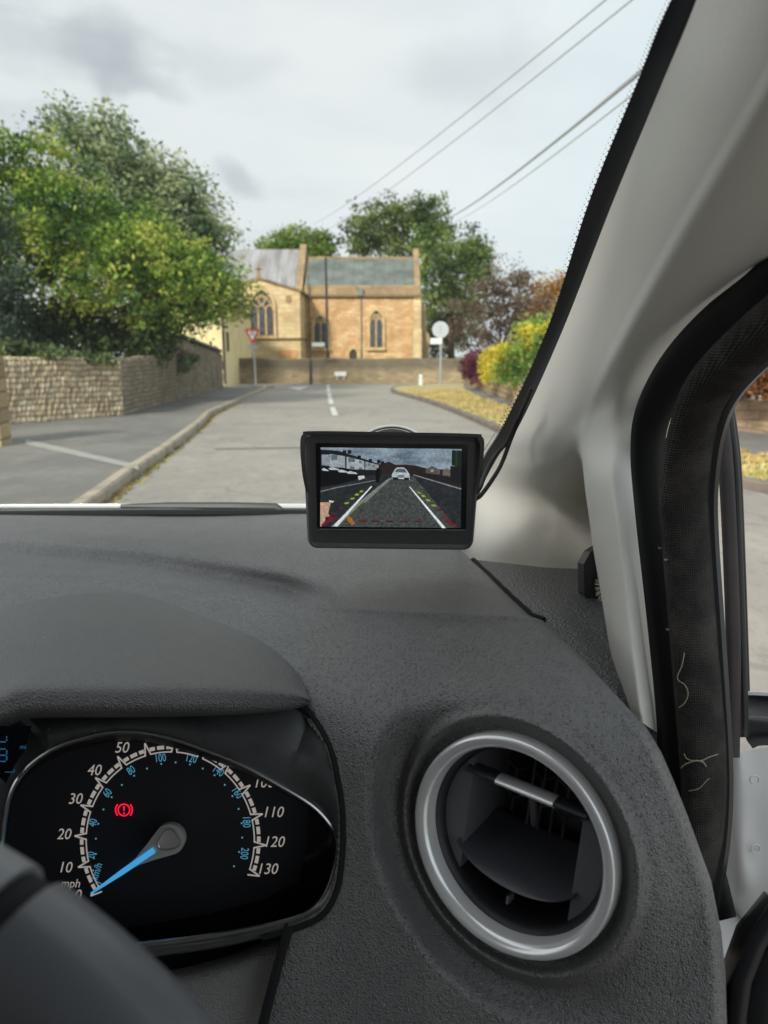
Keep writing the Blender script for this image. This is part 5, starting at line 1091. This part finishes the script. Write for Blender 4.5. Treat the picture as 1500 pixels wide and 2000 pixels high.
# ============================================================ brush behind the pillar leg
br = thing('brush', 'black hexagonal brush with cream bristles tucked behind the pillar leg', 'brush', U(1170, 1140, .66))
mb = MB(); P = [(1153, 1078), (1140, 1102), (1141, 1160), (1152, 1182), (1190, 1204), (1212, 1190), (1212, 1075), (1172, 1066)]
mb.prism([U(x, y, .64) for x, y in P], tuple(FW*.02)); mb.build('head', satin, br, smooth=False)
mb = MB()
for q in np.linspace(0, 2*PI, 90): mb.tube([U(1195, 1145, .633), U(1195+32*math.cos(q)+random.uniform(-2, 2), 1145+46*math.sin(q)+random.uniform(-2, 2), .632)], [.0012, .0003], 4)
mb.build('bristles', mat('bristle_cream', (.66, .60, .48), .8), br)

# ============================================================ reversing camera monitor
MD = .565
mon = thing('reversing_monitor', 'small black reversing camera monitor showing the street behind, stuck to the windscreen', 'monitor', U(765, 1070, MD))
casem = mat('monitor_case', (.075, .075, .077), .42, noise=(200, (.085, .085, .087), 3, .4, .7))
# the screen plane leans: top nearer the viewer than the bottom
def MPx(px, py, off=0.0):
    d = 1/(1/MD + .065*(960-py)/115 - .03*(px-765)/175)
    return U(px, py, d) - FW*off
def rr(x0, y0, x1, y1, x2, y2, x3, y3, r, n=7):
    """rounded quad, corners TL TR BR BL"""
    C = [np.array(c, float) for c in ((x0, y0), (x1, y1), (x2, y2), (x3, y3))]; o = []
    for i in range(4):
        p, a, b = C[i], C[i-1], C[(i+1) % 4]; da = (a-p)/np.linalg.norm(a-p)*r; db = (b-p)/np.linalg.norm(b-p)*r
        for t in np.linspace(0, 1, n): o.append((1-t)**2*(p+da)+2*t*(1-t)*p+t*t*(p+db))
    return o
O1 = rr(589, 844, 943, 849, 925, 1075, 600, 1071, 22)
O2 = rr(596, 849, 938, 853, 921, 1071, 605, 1067, 19)
O3 = rr(604, 858, 930, 862, 916, 1064, 610, 1060, 12)
mb = MB(); rows = [[MPx(*p, -.030) for p in O3], [MPx(*p, -.026) for p in O1], [MPx(*p, -.006) for p in O1], [MPx(*p, .0) for p in O2]]
mb.grid(rows, closed_u=True)
mb.grid([[MPx(*p, 0) for p in O2], [MPx(*p, -.0012) for p in O3]], closed_u=True)
mb.add([MPx(*p, -.0012) for p in O3], [tuple(range(len(O3)))]); mb.add([MPx(*p, -.030) for p in O3], [tuple(range(len(O3)))[::-1]])
mb.build('case', casem, mon, angle=30)
# sun visor lip round the top and the upper sides
mb = MB(); vis_o = [(598, 962), (592, 925), (589, 870), (594, 850), (612, 844), (765, 846), (920, 849), (938, 854), (943, 872), (938, 930), (932, 965)]
vo = spline([p+(0,) for p in vis_o], 60); rows = []
for k in (0, 1, 2, 3):
    row = []
    for i, p in enumerate(vo):
        f = sstep(0, 12, min(i, 59-i)); row.append(MPx(p[0]+(-1 if p[0] < 765 else 1)*(.6 if k in (1, 2) else 0), p[1], [0, .007*f, .007*f, 0][k]) if k < 2 else MPx(p[0]+(7 if p[0] < 765 else -7)*(1 if abs(p[0]-765) > 140 else 0), p[1]+(6 if p[1] < 865 else 0), [0, 0, .0065*f, 0][k]))
    rows.append(row)
mb.grid(rows); mb.build('sun_hood', casem, mon, angle=50)
mb = MB(); B1_ = rr(617, 866, 914, 869, 910, 1036, 620, 1034, 4); mb.add([MPx(*p, -.0004) for p in B1_], [tuple(range(len(B1_)))]); mb.build('screen_bezel', gloss, mon, smooth=False)
mb = MB(); mb.tube([MPx(622, 1033.5, .0004), MPx(908, 1035, .0004)], .00045, 4); mb.build('lower_edge', mat('edge_grey', (.16, .16, .16), .4), mon)
# picture on the screen: coloured shapes in screen coordinates taken from the display
SC = [(626.5, 874), (901.5, 877), (900, 1031), (625.5, 1028.5)]
def SP(u, v, k=0):
    x = (SC[0][0]*(1-u)+SC[1][0]*u)*(1-v)+(SC[3][0]*(1-u)+SC[2][0]*u)*v; y = (SC[0][1]*(1-u)+SC[1][1]*u)*(1-v)+(SC[3][1]*(1-u)+SC[2][1]*u)*v
    return MPx(x, y, .0002+k*.00006)
SM = []; smi = {}
def em(hexc, s=.85):
    if hexc not in smi:
        m = bpy.data.materials.new('screen_'+hexc); m.use_nodes = True; b = m.node_tree.nodes['Principled BSDF']; b.inputs['Base Color'].default_value = (.004, .004, .004, 1); b.inputs['Roughness'].default_value = .35; b.inputs['Emission Color'].default_value = S(hexc); b.inputs['Emission Strength'].default_value = s
        t = m.node_tree; tcn = N(t, 'ShaderNodeTexCoord'); n = N(t, 'ShaderNodeTexNoise'); n.inputs['Scale'].default_value = 420; n.inputs['Detail'].default_value = 5; n.inputs['Roughness'].default_value = .8; t.links.new(tcn.outputs['Object'], n.inputs[0]); r = N(t, 'ShaderNodeMapRange'); r.inputs[1].default_value = .3; r.inputs[2].default_value = .7; r.inputs[3].default_value = .45*s; r.inputs[4].default_value = 1.25*s; t.links.new(n.outputs[0], r.inputs[0]); t.links.new(r.outputs[0], b.inputs['Emission Strength'])
        smi[hexc] = len(SM); SM.append(m)
    return smi[hexc]
def skym():
    m = SM[em('7f90a0')]; t = m.node_tree; b = t.nodes['Principled BSDF']; tcn = N(t, 'ShaderNodeTexCoord'); mpn = N(t, 'ShaderNodeMapping'); mpn.inputs['Scale'].default_value = (18, 18, 60); n = N(t, 'ShaderNodeTexNoise'); n.inputs['Scale'].default_value = 1.6; n.inputs['Detail'].default_value = 5
    t.links.new(tcn.outputs['Object'], mpn.inputs[0]); t.links.new(mpn.outputs[0], n.inputs[0]); c = N(t, 'ShaderNodeValToRGB'); el = c.color_ramp.elements; el[0].position = .36; el[0].color = S('5f7280'); el[1].position = .62; el[1].color = S('9fb0bd'); t.links.new(n.outputs[0], c.inputs[0]); t.links.new(c.outputs[0], b.inputs['Emission Color'])
def roadm(h, h2, sc):
    m = SM[em(h)]; t = m.node_tree; b = t.nodes['Principled BSDF']; tcn = N(t, 'ShaderNodeTexCoord'); n = N(t, 'ShaderNodeTexNoise'); n.inputs['Scale'].default_value = sc; n.inputs['Detail'].default_value = 6; n.inputs['Roughness'].default_value = .8
    t.links.new(tcn.outputs['Object'], n.inputs[0]); r = N(t, 'ShaderNodeMapRange'); r.inputs[1].default_value = .42; r.inputs[2].default_value = .62; x = N(t, 'ShaderNodeMixRGB'); x.inputs[1].default_value = S(h); x.inputs[2].default_value = S(h2); t.links.new(n.outputs[0], r.inputs[0]); t.links.new(r.outputs[0], x.inputs[0]); t.links.new(x.outputs[0], b.inputs['Emission Color'])
mb = MB(); LV = [0]
def zp(pts, h, k=None):
    LV[0] += .12; mb.add([SP((x-200)/825, (y-220)/470, LV[0] if k is None else k) for x, y in pts], [tuple(range(len(pts)))], em(h))
zp([(200, 220), (1025, 220), (1025, 350), (200, 350)], '7f90a0'); skym()
zp([(200, 345), (620, 325), (760, 325), (1025, 400), (1025, 690), (200, 690)], '25292c'); roadm('25292c', '30353a', 250)
zp([(605, 400), (745, 385), (1000, 690), (285, 690)], '383d3d'); roadm('383d3d', '565c5a', 500)
zp([(540, 318), (600, 300), (640, 318), (700, 316), (760, 322), (830, 340), (1025, 345), (1025, 440), (760, 385), (600, 372), (540, 380)], '2a2224')
zp([(200, 232), (300, 238), (380, 262), (470, 290), (545, 315), (560, 372), (420, 400), (200, 400)], '1b1c22')
zp([(206, 262), (250, 262), (252, 330), (206, 325)], '8d979c'); zp([(252, 258), (342, 270), (345, 345), (252, 345)], '9ba5aa'); zp([(352, 273), (455, 298), (457, 347), (352, 350)], 'a6afb3'); zp([(462, 300), (540, 320), (540, 350), (462, 350)], '8c9498')
for a in ((262, 262, 298, 294), (362, 278, 400, 305), (372, 330, 398, 350), (425, 295, 440, 312), (425, 335, 445, 348), (480, 310, 490, 326), (505, 318, 514, 334)): zp([(a[0], a[1]), (a[2], a[1]+3), (a[2], a[3]), (a[0], a[3])], '5f6b73')
for x, y in ((338, 236), (368, 234), (425, 265), (490, 285), (540, 290), (562, 298)): zp([(x-9, y), (x+11, y), (x+11, y+22), (x-9, y+22)], '14161b')
zp([(200, 345), (250, 335), (330, 338), (400, 352), (425, 385), (410, 410), (300, 440), (200, 455)], '0c0d10')
for x, y, w_ in ((205, 342, 36), (245, 336, 60), (300, 350, 55), (350, 358, 60)): zp([(x, y+8), (x+w_*.4, y), (x+w_, y+10), (x+w_+8, y+18), (x+10, y+16)], 'b7c2c8')
zp([(418, 388), (455, 384), (460, 400), (425, 412)], 'c9cfd2')
zp([(200, 478), (300, 452), (520, 410), (522, 414), (300, 460), (200, 486)], '6d7474')
zp([(600, 398), (618, 398), (480, 530), (300, 690), (262, 690), (440, 530)], '7d857e'); zp([(452, 540), (470, 545), (350, 660), (330, 660)], '4a5232')
zp([(528, 340), (540, 338), (550, 352), (548, 395), (543, 424), (527, 424), (522, 380)], '08090b')
zp([(745, 375), (1025, 455), (1025, 462), (745, 380)], '8a8f90'); zp([(745, 348), (830, 352), (1025, 400), (1025, 430), (800, 385)], '241f20')
zp([(815, 345), (852, 322), (900, 345), (900, 375), (815, 365)], '5a5653'); zp([(915, 350), (940, 335), (962, 350), (962, 385), (915, 378)], '6a625c'); zp([(845, 345), (862, 345), (862, 358), (845, 358)], 'a3a09b')
zp([(968, 228), (1025, 230), (1025, 330), (968, 318)], '14241c'); zp([(990, 232), (1000, 232), (1000, 320), (990, 318)], '20402c'); zp([(960, 322), (1025, 325), (1025, 430), (960, 405)], '191c1e')
# white car following on the screen
zp([(618, 375), (636, 344), (650, 334), (686, 334), (702, 346), (722, 375), (722, 408), (618, 405)], 'b9c4ca'); zp([(640, 350), (648, 342), (690, 342), (700, 352), (702, 364), (638, 363)], '59646b'); zp([(620, 392), (720, 394), (718, 411), (622, 408)], '1a1c1f'); zp([(650, 380), (692, 381), (688, 389), (654, 388)], '3b4247'); zp([(655, 396), (690, 397), (690, 403), (655, 402)], 'c9cdd0'); zp([(622, 378), (638, 382), (636, 388), (622, 385)], '9fb0ba'); zp([(702, 384), (720, 380), (720, 388), (704, 390)], '9fb0ba')
zp([(200, 545), (262, 545), (246, 610), (256, 628), (232, 632), (228, 655), (205, 690), (200, 690)], 'c59f88'); zp([(250, 533), (282, 538), (272, 548), (252, 543)], 'd5d9da')
zp([(360, 622), (380, 632), (405, 668), (385, 682), (358, 650)], 'a86a32')
zp([(498, 446), (503, 450), (300, 688), (278, 684)], 'e4eaee', 20); zp([(719, 449), (725, 448), (937, 692), (915, 692)], 'e4eaee', 20)
def dash_(x, y, w_, h_, c, sl): zp([(x-w_/2+sl*h_/2, y-h_/2), (x+w_/2+sl*h_/2, y-h_/2), (x+w_/2-sl*h_/2, y+h_/2), (x-w_/2-sl*h_/2, y+h_/2)], c, 21)
for x, y, w_ in ((440, 479, 18), (414, 498, 21), (388, 522, 23), (355, 549, 25)): dash_(x, y, w_, 11, '98a230', .7)
for x, y, w_ in ((780, 483, 18), (804, 503, 20), (831, 527, 22), (865, 558, 25)): dash_(x, y, w_, 12, '98a230', -.9)
for x, y, w_ in ((322, 580, 22), (282, 612, 26), (262, 636, 30)): dash_(x, y, w_, 12, '66202a', .7)
for x, y, w_ in ((900, 585, 22), (936, 622, 26)): dash_(x, y, w_, 13, '66202a', -.8)
zp([(925, 648), (960, 646), (1006, 682), (985, 684), (955, 660), (930, 660)], '741c26', 21); zp([(205, 680), (235, 655), (290, 632), (300, 640), (245, 668), (215, 690)], '741c26', 21)
for x in (450, 525, 607, 692, 772): dash_(x, 655, 46, 9, '5c1820', 0)
mb.build('screen', SM, mon, smooth=False)
# suction mount: rubber disc on the glass and arm
mb = MB(); c = U(766, 893, .70); nrm = (UP*.55-FW*.83).normalized(); u_ = RT; v_ = nrm.cross(u_).normalized()
def cup(r, h): return [c+u_*(r*math.cos(q))+v_*(r*math.sin(q))+nrm*h for q in np.linspace(0, 2*PI, 49)[:-1]]
mb.grid([cup(.001, .004), cup(.030, .004), cup(.031, .0), cup(.030, -.004)], closed_u=True); mb.tube([c, U(766, 960, .60)], .007, 10); sm_ = mb.build('suction_mount', satin, mon, angle=50)
mb = MB(); mb.tube(cup(.0355, .002), .0009, 6, closed=True); mb.build('mount_ring', mat('clear_ring', (.5, .53, .55), .2), sm_); mb = MB(); mb.tube(cup(.034, .001), .0008, 6, closed=True); mb.build('mount_lip', satin, sm_)
# leads running up beside the pillar
mb = MB()
for P in ([(905, 985, .585), (931, 973, .60), (945, 960, .62), (971, 922, .65), (984, 895, .67), (995, 865, .67), (1013, 820, .66), (1040, 757, .60)], [(905, 975, .585), (934, 957, .60), (943, 938, .62), (957, 906, .65), (974, 882, .67), (992, 860, .67), (1012, 815, .66)]):
    mb.tube([U(*p) for p in spline(P, 40)], .0019, 8)
mb.build('lead', mat('lead_black', (.008, .008, .009), .55, spec=.3), mon)
